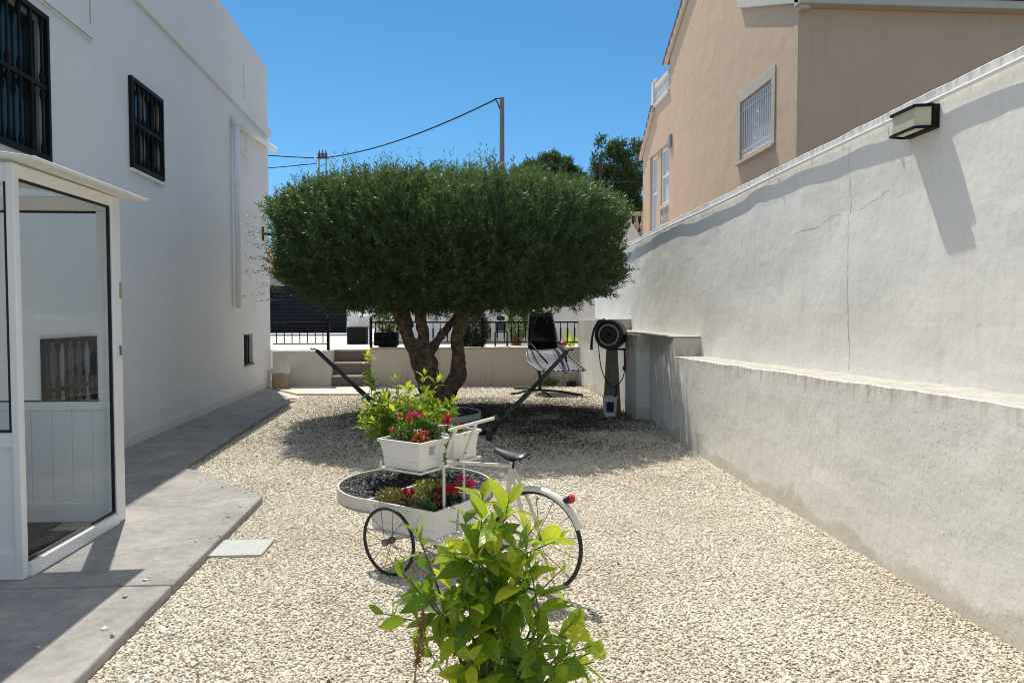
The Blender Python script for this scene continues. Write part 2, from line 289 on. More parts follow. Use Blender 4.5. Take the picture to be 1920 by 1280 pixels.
# ------------------------------------------------------------ objects and mesh helpers
def tag(o, label=None, cat=None, group=None, kind=None):
    if label: o['label'] = label
    if cat: o['category'] = cat
    if group: o['group'] = group
    if kind: o['kind'] = kind
    return o
def thing(name, loc, label, cat, group=None):
    o = bpy.data.objects.new(name, None); o.empty_display_size = .1; C.objects.link(o); o.location = loc
    return tag(o, label, cat, group)
def origin(o):
    v = Vector((0, 0, 0))
    while o is not None: v += Vector(o.location); o = o.parent
    return v
class MB:
    """Collects shapes in world coordinates; build() links them as one mesh object."""
    def __init__(s): s.v = []; s.f = []
    def add(s, vs, fs):
        k = len(s.v); s.v += [tuple(x) for x in vs]; s.f += [tuple(i + k for i in f) for f in fs]; return s
    def box(s, a, b):
        x0, y0, z0 = a; x1, y1, z1 = b
        return s.add([(x0,y0,z0),(x1,y0,z0),(x1,y1,z0),(x0,y1,z0),(x0,y0,z1),(x1,y0,z1),(x1,y1,z1),(x0,y1,z1)],
                     [(0,3,2,1),(4,5,6,7),(0,1,5,4),(1,2,6,5),(2,3,7,6),(3,0,4,7)])
    def hexa(s, p):  # eight corners, bottom ring then top ring
        return s.add(p, [(0,3,2,1),(4,5,6,7),(0,1,5,4),(1,2,6,5),(2,3,7,6),(3,0,4,7)])
    def obox(s, fn, a, b):   # a box in a local frame mapped by fn
        x0, y0, z0 = a; x1, y1, z1 = b
        return s.hexa([fn(*q) for q in [(x0,y0,z0),(x1,y0,z0),(x1,y1,z0),(x0,y1,z0),(x0,y0,z1),(x1,y0,z1),(x1,y1,z1),(x0,y1,z1)]])
    def prism(s, poly, z0, z1):
        n = len(poly)
        return s.add([(x, y, z0) for x, y in poly] + [(x, y, z1) for x, y in poly],
                     [tuple(range(n))[::-1], tuple(range(n, 2 * n))] + [(i, (i + 1) % n, n + (i + 1) % n, n + i) for i in range(n)])
    def tube(s, pts, r, n=8, closed=False, cap=True):
        pts = [Vector(p) for p in pts]; m = len(pts)
        rs = r if isinstance(r, (list, tuple)) else [r] * m
        vs = []; up = None
        for i, p in enumerate(pts):
            if closed: d = pts[(i + 1) % m] - pts[i - 1]
            else: d = pts[min(i + 1, m - 1)] - pts[max(i - 1, 0)]
            d = d.normalized()
            if up is None:
                up = Vector((0, 0, 1)) if abs(d.z) < .9 else Vector((1, 0, 0))
            a = d.cross(up)
            if a.length < 1e-5: a = d.orthogonal()
            a.normalize(); b = a.cross(d).normalized(); up = b
            for k in range(n):
                t = 2 * PI * k / n
                vs.append(p + (a * math.cos(t) + b * math.sin(t)) * rs[i])
        fs = []
        for i in range(m if closed else m - 1):
            j = (i + 1) % m
            for k in range(n):
                l = (k + 1) % n
                fs.append((i * n + k, i * n + l, j * n + l, j * n + k))
        if cap and not closed:
            fs.append(tuple(range(n))[::-1]); fs.append(tuple((m - 1) * n + k for k in range(n)))
        return s.add(vs, fs)
    def bar(s, p, q, w, h, up=(0, 0, 1)):   # rectangular bar
        p = Vector(p); q = Vector(q); d = (q - p).normalized(); up = Vector(up)
        a = d.cross(up)
        if a.length < 1e-4: a = d.cross(Vector((0, 1, 0)))
        a.normalize(); b = a.cross(d).normalized()
        r = [(-1,-1),(1,-1),(1,1),(-1,1)]
        return s.hexa([p + a * (x * w / 2) + b * (y * h / 2) for x, y in r] + [q + a * (x * w / 2) + b * (y * h / 2) for x, y in r])
    def lathe(s, prof, c, axis=(0, 0, 1), n=24, ang=None):
        c = Vector(c); ax = Vector(axis).normalized(); a = ax.orthogonal().normalized(); b = ax.cross(a)
        vs = [c + ax * h + (a * math.cos(2 * PI * k / n) + b * math.sin(2 * PI * k / n)) * r for r, h in prof for k in range(n)]
        m = len(prof)
        fs = [(i * n + k, i * n + (k + 1) % n, (i + 1) * n + (k + 1) % n, (i + 1) * n + k) for i in range(m - 1) for k in range(n)]
        if tuple(prof[0]) == tuple(prof[-1]): return s.add(vs, fs)
        if prof[0][0] > 1e-4: fs.append(tuple(range(n))[::-1])
        if prof[-1][0] > 1e-4: fs.append(tuple((m - 1) * n + k for k in range(n)))
        return s.add(vs, fs)
    def grid(s, P):   # P[i][j] points
        a = len(P); b = len(P[0]); 
        return s.add([q for row in P for q in row], [(i * b + j, i * b + j + 1, (i + 1) * b + j + 1, (i + 1) * b + j) for i in range(a - 1) for j in range(b - 1)])
    def build(s, name, m, parent=None, smooth=False, bevel=0, seg=2, solid=0, sub=0):
        o0 = origin(parent) if parent is not None else Vector((0, 0, 0))
        me = bpy.data.meshes.new(name); me.from_pydata([(x - o0.x, y - o0.y, z - o0.z) for x, y, z in s.v], [], s.f)
        me.materials.append(M[m] if isinstance(m, str) else m)
        if solid == 0:
            bm = bmesh.new(); bm.from_mesh(me); bmesh.ops.recalc_face_normals(bm, faces=bm.faces); bm.to_mesh(me); bm.free()
        o = bpy.data.objects.new(name, me); C.objects.link(o)
        if parent is not None: o.parent = parent
        if smooth: me.polygons.foreach_set('use_smooth', [True] * len(me.polygons))
        if solid:
            md = o.modifiers.new('solid', 'SOLIDIFY'); md.thickness = solid; md.offset = 0
        if bevel:
            md = o.modifiers.new('bevel', 'BEVEL'); md.width = bevel; md.segments = seg; md.limit_method = 'ANGLE'; md.angle_limit = R(40)
        if sub:
            md = o.modifiers.new('sub', 'SUBSURF'); md.levels = sub; md.render_levels = sub
        return o
def npmesh(name, v, f, m, parent=None, smooth=False):
    """Fast mesh from numpy arrays; f is (n,k)."""
    o0 = origin(parent) if parent is not None else Vector((0, 0, 0))
    v = np.asarray(v, dtype=np.float32) - np.array(o0, dtype=np.float32); f = np.asarray(f, dtype=np.int32)
    me = bpy.data.meshes.new(name); nf, k = f.shape
    me.vertices.add(len(v)); me.vertices.foreach_set('co', v.ravel())
    me.loops.add(nf * k); me.loops.foreach_set('vertex_index', f.ravel())
    me.polygons.add(nf); me.polygons.foreach_set('loop_start', np.arange(0, nf * k, k, dtype=np.int32))
    if smooth: me.polygons.foreach_set('use_smooth', np.ones(nf, dtype=bool))
    me.update(calc_edges=True)
    me.materials.append(M[m] if isinstance(m, str) else m)
    o = bpy.data.objects.new(name, me); C.objects.link(o)
    if parent is not None: o.parent = parent
    return o
def nrm(a): return a / np.maximum(np.linalg.norm(a, axis=-1, keepdims=True), 1e-9)
def leaf_arrays(base, d, up, L, W, rows, fold=.25, curl=.25):
    """Leaves as folded, curving strips; returns verts, quads. rows: [(t, half width share)]."""
    n = len(base); d = nrm(d); s = nrm(np.cross(d, up)); u = np.cross(s, d)
    L = np.broadcast_to(L, (n,))[:, None]; W = np.broadcast_to(W, (n,))[:, None]; curl = np.broadcast_to(curl, (n,))[:, None]
    V = []
    for t, wv in rows:
        c = base + d * L * t * (1 - .25 * curl * t) - u * (curl * L * t * t)
        V += [c - s * W * wv + u * (fold * W * wv), c, c + s * W * wv + u * (fold * W * wv)]
    k = len(rows) * 3
    v = np.stack(V, 1).reshape(-1, 3)
    q = []
    for i in range(len(rows) - 1):
        a = i * 3; q += [(a, a + 1, a + 4, a + 3), (a + 1, a + 2, a + 5, a + 4)]
    f = (np.array(q)[None] + (np.arange(n) * k)[:, None, None]).reshape(-1, 4)
    return v, f
def diamond_arrays(base, d, up, L, W):
    n = len(base); d = nrm(d); s = nrm(np.cross(d, up))
    L = np.broadcast_to(L, (n,))[:, None]; W = np.broadcast_to(W, (n,))[:, None]
    v = np.stack([base, base + d * L * .45 - s * W, base + d * L, base + d * L * .45 + s * W], 1).reshape(-1, 3)
    f = np.arange(n * 4).reshape(n, 4)
    return v, f
def join(parts):
    vs = []; fs = []; k = 0
    for v, f in parts: vs.append(v); fs.append(f + k); k += len(v)
    return np.concatenate(vs), np.concatenate(fs)
def randdir(n): return nrm(rng.normal(size=(n, 3)))
LEMON_ROWS = [(0, .05), (.06, .22), (.15, .52), (.28, .86), (.42, 1), (.56, .96), (.70, .78), (.83, .5), (.93, .22), (1, .02)]
def leaf_coords(o, nverts, rows):
    """Stores where each vertex sits on its leaf (across, along) for the midrib and veins."""
    one = np.array([(c, t, 0) for t, _ in rows for c in (-1, 0, 1)], np.float32)
    a = o.data.attributes.new('leaf_place', 'FLOAT_VECTOR', 'POINT')
    a.data.foreach_set('vector', np.tile(one, (nverts // len(one), 1)).ravel())
def sprig_leaves(tip, axis, n, L, spread=(.25, 1.35), back=.9, wr=.27, curl=.3):
    """A shoot: n leaves spiralling round its axis, the lowest ones nearly flat, the top ones upright."""
    tip = np.array(tip); axis = np.array(Vector(axis).normalized())
    a = nrm(np.cross(axis, [.3, .9, .1])[None])[0]; b = np.cross(axis, a)
    i = np.arange(n); t = i / max(n - 1, 1)
    ph = i * 2.4 + rng.uniform(0, 6); an = spread[0] + (spread[1] - spread[0]) * t + rng.normal(0, .15, n)
    rad = np.cos(ph)[:, None] * a + np.sin(ph)[:, None] * b
    d = axis * np.cos(an)[:, None] + rad * np.sin(an)[:, None]
    d[:, 2] += rng.normal(0, .12, n)
    base = tip - axis * (t * back * L * 2.0)[:, None] + rad * .004
    l = L * (.55 + .55 * np.minimum(1, t * 2.2)) * rng.uniform(.75, 1.15, n)
    up = axis + rng.normal(0, .3, (n, 3))
    return leaf_arrays(base, d, up, l, l * wr * rng.uniform(.85, 1.15, n), LEMON_ROWS, .22, curl * rng.uniform(.1, 1.6, n))

# ============================================================ SETTING: ground, gravel, path, terrace
def structure(o): o['kind'] = 'structure'; return o
structure(MB().add([(-400, -60, -.06), (400, -60, -.06), (400, 700, -.06), (-400, 700, -.06)], [(0, 1, 2, 3)]).build('ground', 'earth'))
gx = np.linspace(-4.4, 3.0, 60); gy = np.linspace(-3, 16.2, 150)
P = [[(x, y, -.004 + .012 * float(fbm(x * 1.3, y * 1.3, 5, 3))) for x in gx] for y in gy]
structure(MB().grid(P).build('gravel_bed', 'gravel_base', smooth=True))
def path_edge(y):   # outer edge of the concrete path
    return np.where(y < 6.15, -1.66 - .027 * (y - 3.14), np.where(y < 7.49, -1.745 - .86 * (y - 6.15), -2.9 - .05 * (y - 7.49)))
def slab_poly(poly, name):
    return poly
pm = MB()
def pslab(poly, z=.055): pm.prism(poly, -.05, z)
J = .006
pslab([(-6.5, -3), (-1.52, -3), (-1.66, 3.14), (-1.687, 4.13 - J), (-6.5, 4.13 - J)])
pslab([(-6.5, 4.13 + J), (-1.688, 4.13 + J), (-1.74, 6.12), (-1.78, 6.2), (-2.82, 7.33 - J), (-6.5, 7.33 - J)])
pslab([(-6.5, 7.33 + J), (-2.86, 7.33 + J), (-2.9, 7.49), (-3.03, 10.1 - J), (-6.5, 10.1 - J)], .051)
pslab([(-6.5, 10.1 + J), (-3.03, 10.1 + J), (-3.19, 13.05), (-3.34, 13.5), (-4.28, 15.66), (-6.5, 15.66)], .053)
structure(pm.build('path', 'concrete', bevel=.014, seg=3))
structure(MB().prism([(-4.2, 15.55), (-3.36, 14.3), (-1.95, 14.2), (-2.1, 15.6), (-2.1, 15.95), (-4.2, 15.95)], -.05, .035).build('pavement', 'concrete_light', bevel=.01))
structure(MB().box((-12, 16.12, -.05), (-2.96, 40, .82)).box((-2.954, 16.33, -.05), (-2.146, 40, .819)).box((-2.14, 16.12, -.05), (8, 40, .82)).build('terrace_floor', 'tile'))

# gravel stones (one countless mass), small tumbled chips lying on the bed
RINGS = [(-.46, 6.33, .68), (-.46, 10.95, .68)]
def chips(n, x0, x1, y0, y1, size, zoff, keep):
    x = rng.uniform(x0, x1, n); y = rng.uniform(y0, y1, n); k = keep(x, y); x = x[k]; y = y[k]; n = len(x)
    cube = np.array([(-1,-1,-1),(1,-1,-1),(1,1,-1),(-1,1,-1),(-1,-1,1),(1,-1,1),(1,1,1),(-1,1,1)], float) * .5
    s = size * rng.lognormal(0, .22, (n, 1, 1)) * np.stack([rng.uniform(.8, 1.4, n), rng.uniform(.65, 1.0, n), rng.uniform(.22, .38, n)], 1)[:, None, :]
    v = (cube[None] + rng.normal(0, .13, (n, 8, 3))) * s
    q = rng.normal(size=(n, 4)); q[:, 1:3] *= .22; q[:, 0] *= 1; q = nrm(q)
    a, b, c, d = q[:, 0], q[:, 1], q[:, 2], q[:, 3]
    Rm = np.stack([1-2*(c*c+d*d), 2*(b*c-a*d), 2*(b*d+a*c), 2*(b*c+a*d), 1-2*(b*b+d*d), 2*(c*d-a*b), 2*(b*d-a*c), 2*(c*d+a*b), 1-2*(b*b+c*c)], 1).reshape(n, 3, 3)
    v = np.einsum('nij,nkj->nki', Rm, v)
    z = zoff + .012 * fbm(x * 1.3, y * 1.3, 5, 3) + rng.uniform(-.2, .5, n) * size * .45
    v += np.stack([x, y, z], 1)[:, None, :]
    f = np.array([(0,3,2,1),(4,5,6,7),(0,1,5,4),(1,2,6,5),(2,3,7,6),(3,0,4,7)])
    return v.reshape(-1, 3), (f[None] + (np.arange(n) * 8)[:, None, None]).reshape(-1, 4)
def on_gravel(x, y):
    k = (x > path_edge(y) + .012) & (x < np.where(y > 9, 2.78, 2.66))
    for cx, cy, r in RINGS: k &= (x - cx) ** 2 + (y - cy) ** 2 > (r + .005) ** 2
    k &= ~((x > -1.72) & (x < -1.35) & (y > 4.72) & (y < 5.07))
    k &= ~((y > 14.15) & (x < -1.9)) & ~((y > 13.0) & (x < -3.1 - (y - 13.0) * .42))
    return k
parts = [chips(150000, -1.8, 2.7, 2.5, 6.0, .0115, .0005, on_gravel),
         chips(125000, -3.1, 2.8, 6.0, 10.0, .0138, .0005, on_gravel),
         chips(75000, -3.9, 2.7, 10.0, 15.75, .020, .0005, on_gravel)]
parts.append(chips(900, -3.4, -1.55, 2.8, 12, .016, .056, lambda x, y: (x < path_edge(y) - .01) & (x > path_edge(y) - .45 * rng.uniform(0, 1, len(x)) ** 2.5)))
v, f = join(parts)
tag(npmesh('gravel_stones', v, f, 'gravel'), 'cream coloured gravel chips covering the whole garden floor', 'gravel', kind='stuff')
# dry leaf litter under the olive tree, thickened to deepen its shade, and a few loose leaves
n = 210000
x = rng.uniform(-2.9, 2.75, n); y = rng.uniform(7.6, 13.6, n)
pr = 1.35 * np.exp(-((x - 1.0) / 1.35) ** 2 - ((y - 10.9) / 1.55) ** 2) + .55 * np.exp(-((x + .4) / 1.6) ** 2 - ((y - 11.6) / 1.5) ** 2) + .22 * np.exp(-((x - .2) / 2.0) ** 2 - ((y - 9.2) / 1.2) ** 2)
k = on_gravel(x, y) & (rng.uniform(0, 1, n) < np.clip(pr * (.72 + 2.2 * fbm(x * 1.1, y * 1.1, 31, 3)), .012, 1)); x = x[k]; y = y[k]
x2 = rng.uniform(-1.5, 2.6, 110); y2 = rng.uniform(3, 9, 110); k = on_gravel(x2, y2); x = np.concatenate([x, x2[k]]); y = np.concatenate([y, y2[k]]); n = len(x)
d = randdir(n); d[:, 2] *= .25
base = np.stack([x, y, .014 + rng.uniform(0, .012, n)], 1)
v, f = diamond_arrays(base, d, np.array([0, 0, 1.0]) + randdir(n) * .4, rng.uniform(.018, .048, n), rng.uniform(.005, .010, n))
tag(npmesh('leaf_litter', v, f, 'litter'), 'dry brown leaves scattered over the gravel under the olive tree', 'fallen leaves', kind='stuff')

# ============================================================ WHITE HOUSE (left)
def HX(y): return -3.96 - .03984 * (y - 8.41)
def H(y, z, o=0.0): return Vector((HX(y) + o * .9992, y + o * .0398, z))
house = thing('white_house', (-8, 8, 0), 'white stuccoed house with black grilles, filling the left side', 'house')
HY0, HY1, HZ = -4.0, 15.69, 6.86
WIN = [(5.35, 6.93, 3.04, 4.34), (8.75, 9.69, 3.37, 4.40), (6.76, 7.72, .42, 1.36), (13.57, 14.20, .63, 1.23)]
def wall_with_holes(mb, fn, a0, a1, z0, z1, holes, depth):
    ys = sorted({a0, a1, *[q for h in holes for q in h[:2]]}); zs = sorted({z0, z1, *[q for h in holes for q in h[2:]]})
    for i in range(len(ys) - 1):
        for j in range(len(zs) - 1):
            cy, cz = (ys[i] + ys[i + 1]) / 2, (zs[j] + zs[j + 1]) / 2
            if any(h[0] < cy < h[1] and h[2] < cz < h[3] for h in holes): continue
            mb.add([fn(ys[i], zs[j]), fn(ys[i + 1], zs[j]), fn(ys[i + 1], zs[j + 1]), fn(ys[i], zs[j + 1])], [(0, 1, 2, 3)])
    for (p, q, r_, s_) in holes:
        for (u0, v0, u1, v1) in ((p, r_, q, r_), (q, r_, q, s_), (q, s_, p, s_), (p, s_, p, r_)):
            mb.add([fn(u0, v0), fn(u1, v1), fn(u1, v1, -depth), fn(u0, v0, -depth)], [(0, 1, 2, 3)])
mb = MB(); wall_with_holes(mb, H, HY0, HY1, -.05, HZ, WIN, .16)
# the rest of the shell: far end, top, back, near end
c = H(HY1, 0); d = H(HY0, 0); B0 = (-13, HY1); B1 = (-13, HY0)
mb.add([(c.x, c.y, -.05), (B0[0], B0[1], -.05), (B0[0], B0[1], HZ), (c.x, c.y, HZ)], [(0, 1, 2, 3)])
mb.add([(d.x, d.y, -.05), (B1[0], B1[1], -.05), (B1[0], B1[1], HZ), (d.x, d.y, HZ)], [(0, 1, 2, 3)])
mb.add([(*B0, -.05), (*B1, -.05), (*B1, HZ), (*B0, HZ)], [(0, 1, 2, 3)])
mb.add([(c.x, c.y, HZ), (*B0, HZ), (*B1, HZ), (d.x, d.y, HZ)], [(0, 1, 2, 3)])
mb.build('wall', 'stucco', house)
MB().obox(lambda y, z, o: H(y, z, o), (HY0, 5.37, .002), (HY1 - .004, 5.60, .05)).obox(lambda y, z, o: (H(HY1, 0).x - o * 1, HY1 + y, z), (.002, 5.372, -.05), (.05, 5.598, 8)).build('cornice', 'stucco', house, bevel=.008)
MB().obox(lambda y, z, o: H(y, z, o), (2.0, 4.46, .002), (7.84, 5.367, .03)).build('wall_panel', 'stucco', house, bevel=.006)
MB().obox(lambda y, z, o: H(y, z, o), (7.76, 4.62, .031), (7.775, 5.36, .034)).build('panel_groove', 'crack', house)
MB().tube([H(2.3, 4.475, .034), H(6.5, 4.478, .034), H(7.8, 4.48, .034)], .006, 5).build('panel_joint', 'crack', house)
MB().obox(lambda y, z, o: H(y, z, o), (HY0, .05, .002), (HY1 - .01, .17, .014)).build('plinth', stained_plaster('grimy_plinth', (.78, .77, .74), (.52, .48, .42), streak=.6), house, bevel=.005)
def crackline(a, b, n, amp, r, name, par, off):
    pts = []
    for i in range(n + 1):
        t = i / n; y = a[0] + (b[0] - a[0]) * t + random.uniform(-amp, amp); z = a[1] + (b[1] - a[1]) * t
        pts.append(off(y, z))
    return MB().tube(pts, [r * random.uniform(.4, 1.2) for _ in pts], 4).build(name, 'crack', par)
crackline((13.82, 6.3), (13.83, 5.61), 10, .02, .006, 'crack', house, lambda y, z: H(y, z, .001))
crackline((13.95, 5.37), (13.9, 4.66), 10, .02, .006, 'crack', house, lambda y, z: H(y, z, .001))
MB().obox(lambda y, z, o: H(y, z, o), (13.35, 4.58, .002), (14.05, 4.62, .05)).build('small_ledge', 'stucco', house, bevel=.005)
# drain pipe: runs from past the corner along the wall, then down
MB().tube([H(15.95, 5.20, .09), H(13.0, 4.99, .09)], .06, 12).build('drain_pipe_branch', 'white_pvc', house, smooth=True)
dp = MB().tube([H(12.95, 5.06, .09), H(12.94, 3.4, .09), H(12.94, 1.72, .09)], .058, 12).build('drain_pipe', 'white_pvc', house, smooth=True)
for z in (2.3, 3.9): MB().lathe([(.066, -.02), (.066, .02)], H(12.94, z, .09), n=14).build('pipe_collar', 'white_pvc', dp)
MB().lathe([(.07, -.07), (.075, 0), (.07, .07)], H(12.95, 5.02, .09), n=14).build('pipe_elbow', 'white_pvc', dp)
br = MB().bar(H(15.05, 3.28, .0), H(15.4, 3.28, .26), .03, .05).bar(H(15.08, 3.42, .015), H(15.08, 3.15, .015), .04, .02).build('wall_bracket', 'iron', house)
# windows with iron grilles
def baluster_prof(r, z0, z1, lumps):
    zs = np.linspace(z0, z1, 41); out = []
    for z in zs:
        rr = r
        for c0, wd, ad in lumps: rr += ad * math.exp(-((z - c0) / wd) ** 2)
        out.append((rr, z))
    return out
def grille_window(win, nb, par, recess=.12, sash=2, glass='darkglass'):
    y0, y1, z0, z1 = win
    f = MB(); o = -recess
    t = .05
    for (a, b, c_, d_) in ((y0, y1, z0, z0 + t), (y0, y1, z1 - t, z1), (y0, y0 + t, z0 + t, z1 - t), (y1 - t, y1, z0 + t, z1 - t)):
        f.obox(lambda y, z, q: H(y, z, q), (a, c_, o - .03), (b, d_, o + .01))
    if sash == 2: f.obox(lambda y, z, q: H(y, z, q), ((y0 + y1) / 2 - .03, z0 + t, o - .025), ((y0 + y1) / 2 + .03, z1 - t, o + .014))
    wn = f.build('window', 'winframe', par, bevel=.004)
    MB().obox(lambda y, z, q: H(y, z, q), (y0 - .02, z0 - .02, o - .05), (y1 + .02, z1 + .02, o - .02)).build('pane', glass, wn)
    g = MB(); e = .018; fo = .022
    fb = .055
    for (a, b, c_, d_) in ((y0 - e, y1 + e, z0 - e, z0 + .03), (y0 - e, y1 + e, z1 - .03, z1 + e), (y0 - e, y0 + .02, z0 + .03, z1 - .03), (y1 - .02, y1 + e, z0 + .03, z1 - .03)):
        g.obox(lambda y, z, q: H(y, z, q), (a, c_, .003), (b, d_, fo + .022))
    zm = (z0 + z1) / 2
    g.obox(lambda y, z, q: H(y, z, q), (y0 + .02, zm - .02, fo - .012), (y1 - .02, zm + .02, fo + .012))
    h = z1 - z0
    for i in range(nb):
        y = y0 + (i + .5) * (y1 - y0) / nb
        pr = baluster_prof(.011, z0 + .03, z1 - .03, [(z0 + .06 * h, .05, .013), (zm - .06 * h, .045, .014), (zm + .06 * h, .045, .014), (z1 - .06 * h, .05, .013)])
        b0 = H(y, 0, fo); g.lathe([(r_, z) for r_, z in pr], b0, n=8)
    g.build('grille', 'iron', par)
    return wn
grille_window(WIN[0], 9, house, .035); grille_window(WIN[1], 7, house, .035); grille_window(WIN[2], 6, house, .07, 2, surf('net_curtain', (.16, .16, .155), .8, .3, 9))
MB().obox(lambda y, z, o: H(y, z, o), (8.70, 3.30, .003), (9.78, 3.336, .05)).build('window_sill', 'stucco', house, bevel=.004)
y0, y1, z0, z1 = WIN[3]
wn = MB().obox(lambda y, z, q: H(y, z, q), (y0, z0, -.16), (y1, z1, -.14)).build('window', 'darkglass', house)
g = MB()
for i in range(5):
    y = y0 + .08 + i * .118
    g.tube([H(y, z0 + .02, -.06), H(y, z1 - .02, -.06)], .011, 6)
for z in (z0 + .12, (z0 + z1) / 2, z1 - .1): g.tube([H(y0 + .02, z, -.06), H(y1 - .02, z, -.06)], .012, 6)
g.build('grille', 'iron', house)
MB().obox(lambda y, z, q: H(y, z, q), (y0 + .003, z0 + .002, -.15), (y1 + .06, z0 + .03, .03)).build('window_sill', 'riser', house, bevel=.004)
# ornament standing on the wall bracket at the far corner
o = thing('ornament', H(15.4, 3.31, .26), 'small red and yellow ornament on black bracket at white house corner', 'ornament')
p = H(15.4, 0, .26)
MB().lathe([(.0, 3.31), (.07, 3.32), (.10, 3.42), (.05, 3.5)], (p.x, p.y, 0), n=14).build('body', 'yellow', o, smooth=True)
MB().lathe([(.05, 3.5), (.12, 3.52), (.08, 3.62), (0, 3.7)], (p.x, p.y, 0), n=14).build('top', 'redplastic', o, smooth=True)

# ============================================================ PORCH: white aluminium enclosure
PX, PY0, PY1 = -2.58, 4.25, 5.50
porch = thing('glazed_porch', (-3.2, 4.9, .055), 'white aluminium glazed porch with flat overhanging roof against the house', 'porch')
fz0, fz1 = .056, 2.468
fr = MB()
fr.box((PX - .06, PY1 - .13, fz0), (PX, PY1, fz1))                       # far corner post
fr.box((PX - .045, PY0, fz0), (PX, PY0 + .055, fz1))                       # near corner post
fr.box((PX - .06, PY0 + .055, fz0), (PX + .02, PY1 - .13, fz0 + .085))       # threshold
fr.box((PX - .055, PY0 + .055, 2.39), (PX - .002, PY1 - .13, fz1))              # header
xh = HX(PY1) + .03
fr.box((xh, PY1 - .06, 2.36), (PX - .06, PY1, fz1))                      # far wall top rail
fr.box((xh, PY1 - .06, .89), (PX - .06, PY1, .96))                        # far wall mid rail
fr.box((xh, PY1 - .06, fz0), (PX - .06, PY1, .20))
fr.box((PX - .15, PY1 - .055, .96), (PX - .06, PY1 - .005, 2.36))
xh0 = HX(PY0) + .03
fr.box((xh0, PY0 + .01, 2.36), (PX - .045, PY0 + .07, fz1)); fr.box((xh0, PY0 + .01, .83), (PX - .045, PY0 + .07, .92)); fr.box((xh0, PY0 + .005, fz0), (PX - .045, PY0 + .075, .22))
fr.build('frame', 'white_pvc', porch, bevel=.006)
gk = MB()
xg = PX - .012
for (ya, yb, za, zb) in ((PY0 + .055, PY1 - .13, 2.376, 2.39), (PY1 - .144, PY1 - .13, .141, 2.376), (PY0 + .055, PY1 - .144, .141, .153)):
    gk.box((xg - .02, ya, za), (xg, yb, zb))
gk.box((xh + .04, PY1 - .065, 2.346), (PX - .15, PY1 - .045, 2.36)); gk.box((xh + .04, PY1 - .068, .96), (PX - .15, PY1 - .048, .968))
gk.box((PX - .059, PY0 + .005, .92), (PX - .045, PY0 + .03, 2.36)); gk.box((xh0 + .02, PY0 + .005, .92), (PX - .059, PY0 + .03, .933))
gk.build('gasket', 'gasket', porch)
MB().box((PX - .026, PY0 + .06, .153), (PX - .020, PY1 - .144, 2.376)).build('side_pane', 'glass', porch)
MB().box((xh + .04, PY1 - .036, .968), (PX - .15, PY1 - .030, 2.346)).build('far_pane', 'glass', porch)
MB().box((xh0 + .02, PY0 + .036, .933), (PX - .059, PY0 + .042, 2.36)).build('near_pane', 'glass', porch)
bp = MB(); nbrd = 8; x0, x1 = xh + .002, PX - .062
for i in range(nbrd):
    a = x0 + (x1 - x0) * i / nbrd; b = x0 + (x1 - x0) * (i + 1) / nbrd
    bp.box((a + .003, PY1 - .05, .20), (b - .003, PY1 - .012, .89))
bp.box((x0, PY1 - .042, .201), (x1, PY1 - .018, .889))
bp.build('far_board_panel', 'white_pvc', porch, bevel=.003)
MB().box((xh0, PY0 + .03, .22), (PX - .045, PY0 + .05, .83)).build('near_panel', 'white_pvc', porch)
rf = MB()
xr = -2.40
rf.hexa([(HX(2.5) , 4.16, 2.62), (xr, 4.16, 2.462), (xr, 5.57, 2.448), (HX(5.57), 5.57, 2.60), (HX(2.5), 4.16, 2.66), (xr, 4.16, 2.487), (xr, 5.57, 2.473), (HX(5.57), 5.57, 2.64)])
rf.build('roof', 'cream_soffit', porch, bevel=.008)
hd = MB().box((PX + .001, PY1 - .085, 1.27), (PX + .012, PY1 - .05, 1.40)).build('lock_plate', 'white_pvc', porch, bevel=.003)
MB().box((PX + .013, PY1 - .075, 1.30), (PX + .022, PY1 - .06, 1.37)).build('lock', 'steel', hd)
MB().box((PX + .001, PY1 - .035, 1.72), (PX + .006, PY1 - .008, 1.84)).build('small_plate', 'gold', porch)
MB().box((PX - .03, PY0 + .12, .142), (PX - .008, PY1 - .16, .150)).build('door_track', 'steel', porch)
m1 = tag(MB().box((-3.45, 4.98, .0565), (-2.99, 5.40, .068)).build('doormat', 'mat_dark', bevel=.004), 'plain dark green mat against the board panel inside the porch', 'doormat')
m2 = thing('doormat', (-2.85, 4.8, .0565), 'brown striped doormat just inside the porch glass', 'doormat')
MB().box((-2.98, 4.36, .0565), (-2.655, 5.20, .066)).build('mat', 'mat_brown', m2, bevel=.003)
st = MB()
for x in (-2.965, -2.82, -2.69): st.box((x, 4.38, .0662), (x + .03, 5.18, .070))
st.build('stripe', 'mat_black', m2)

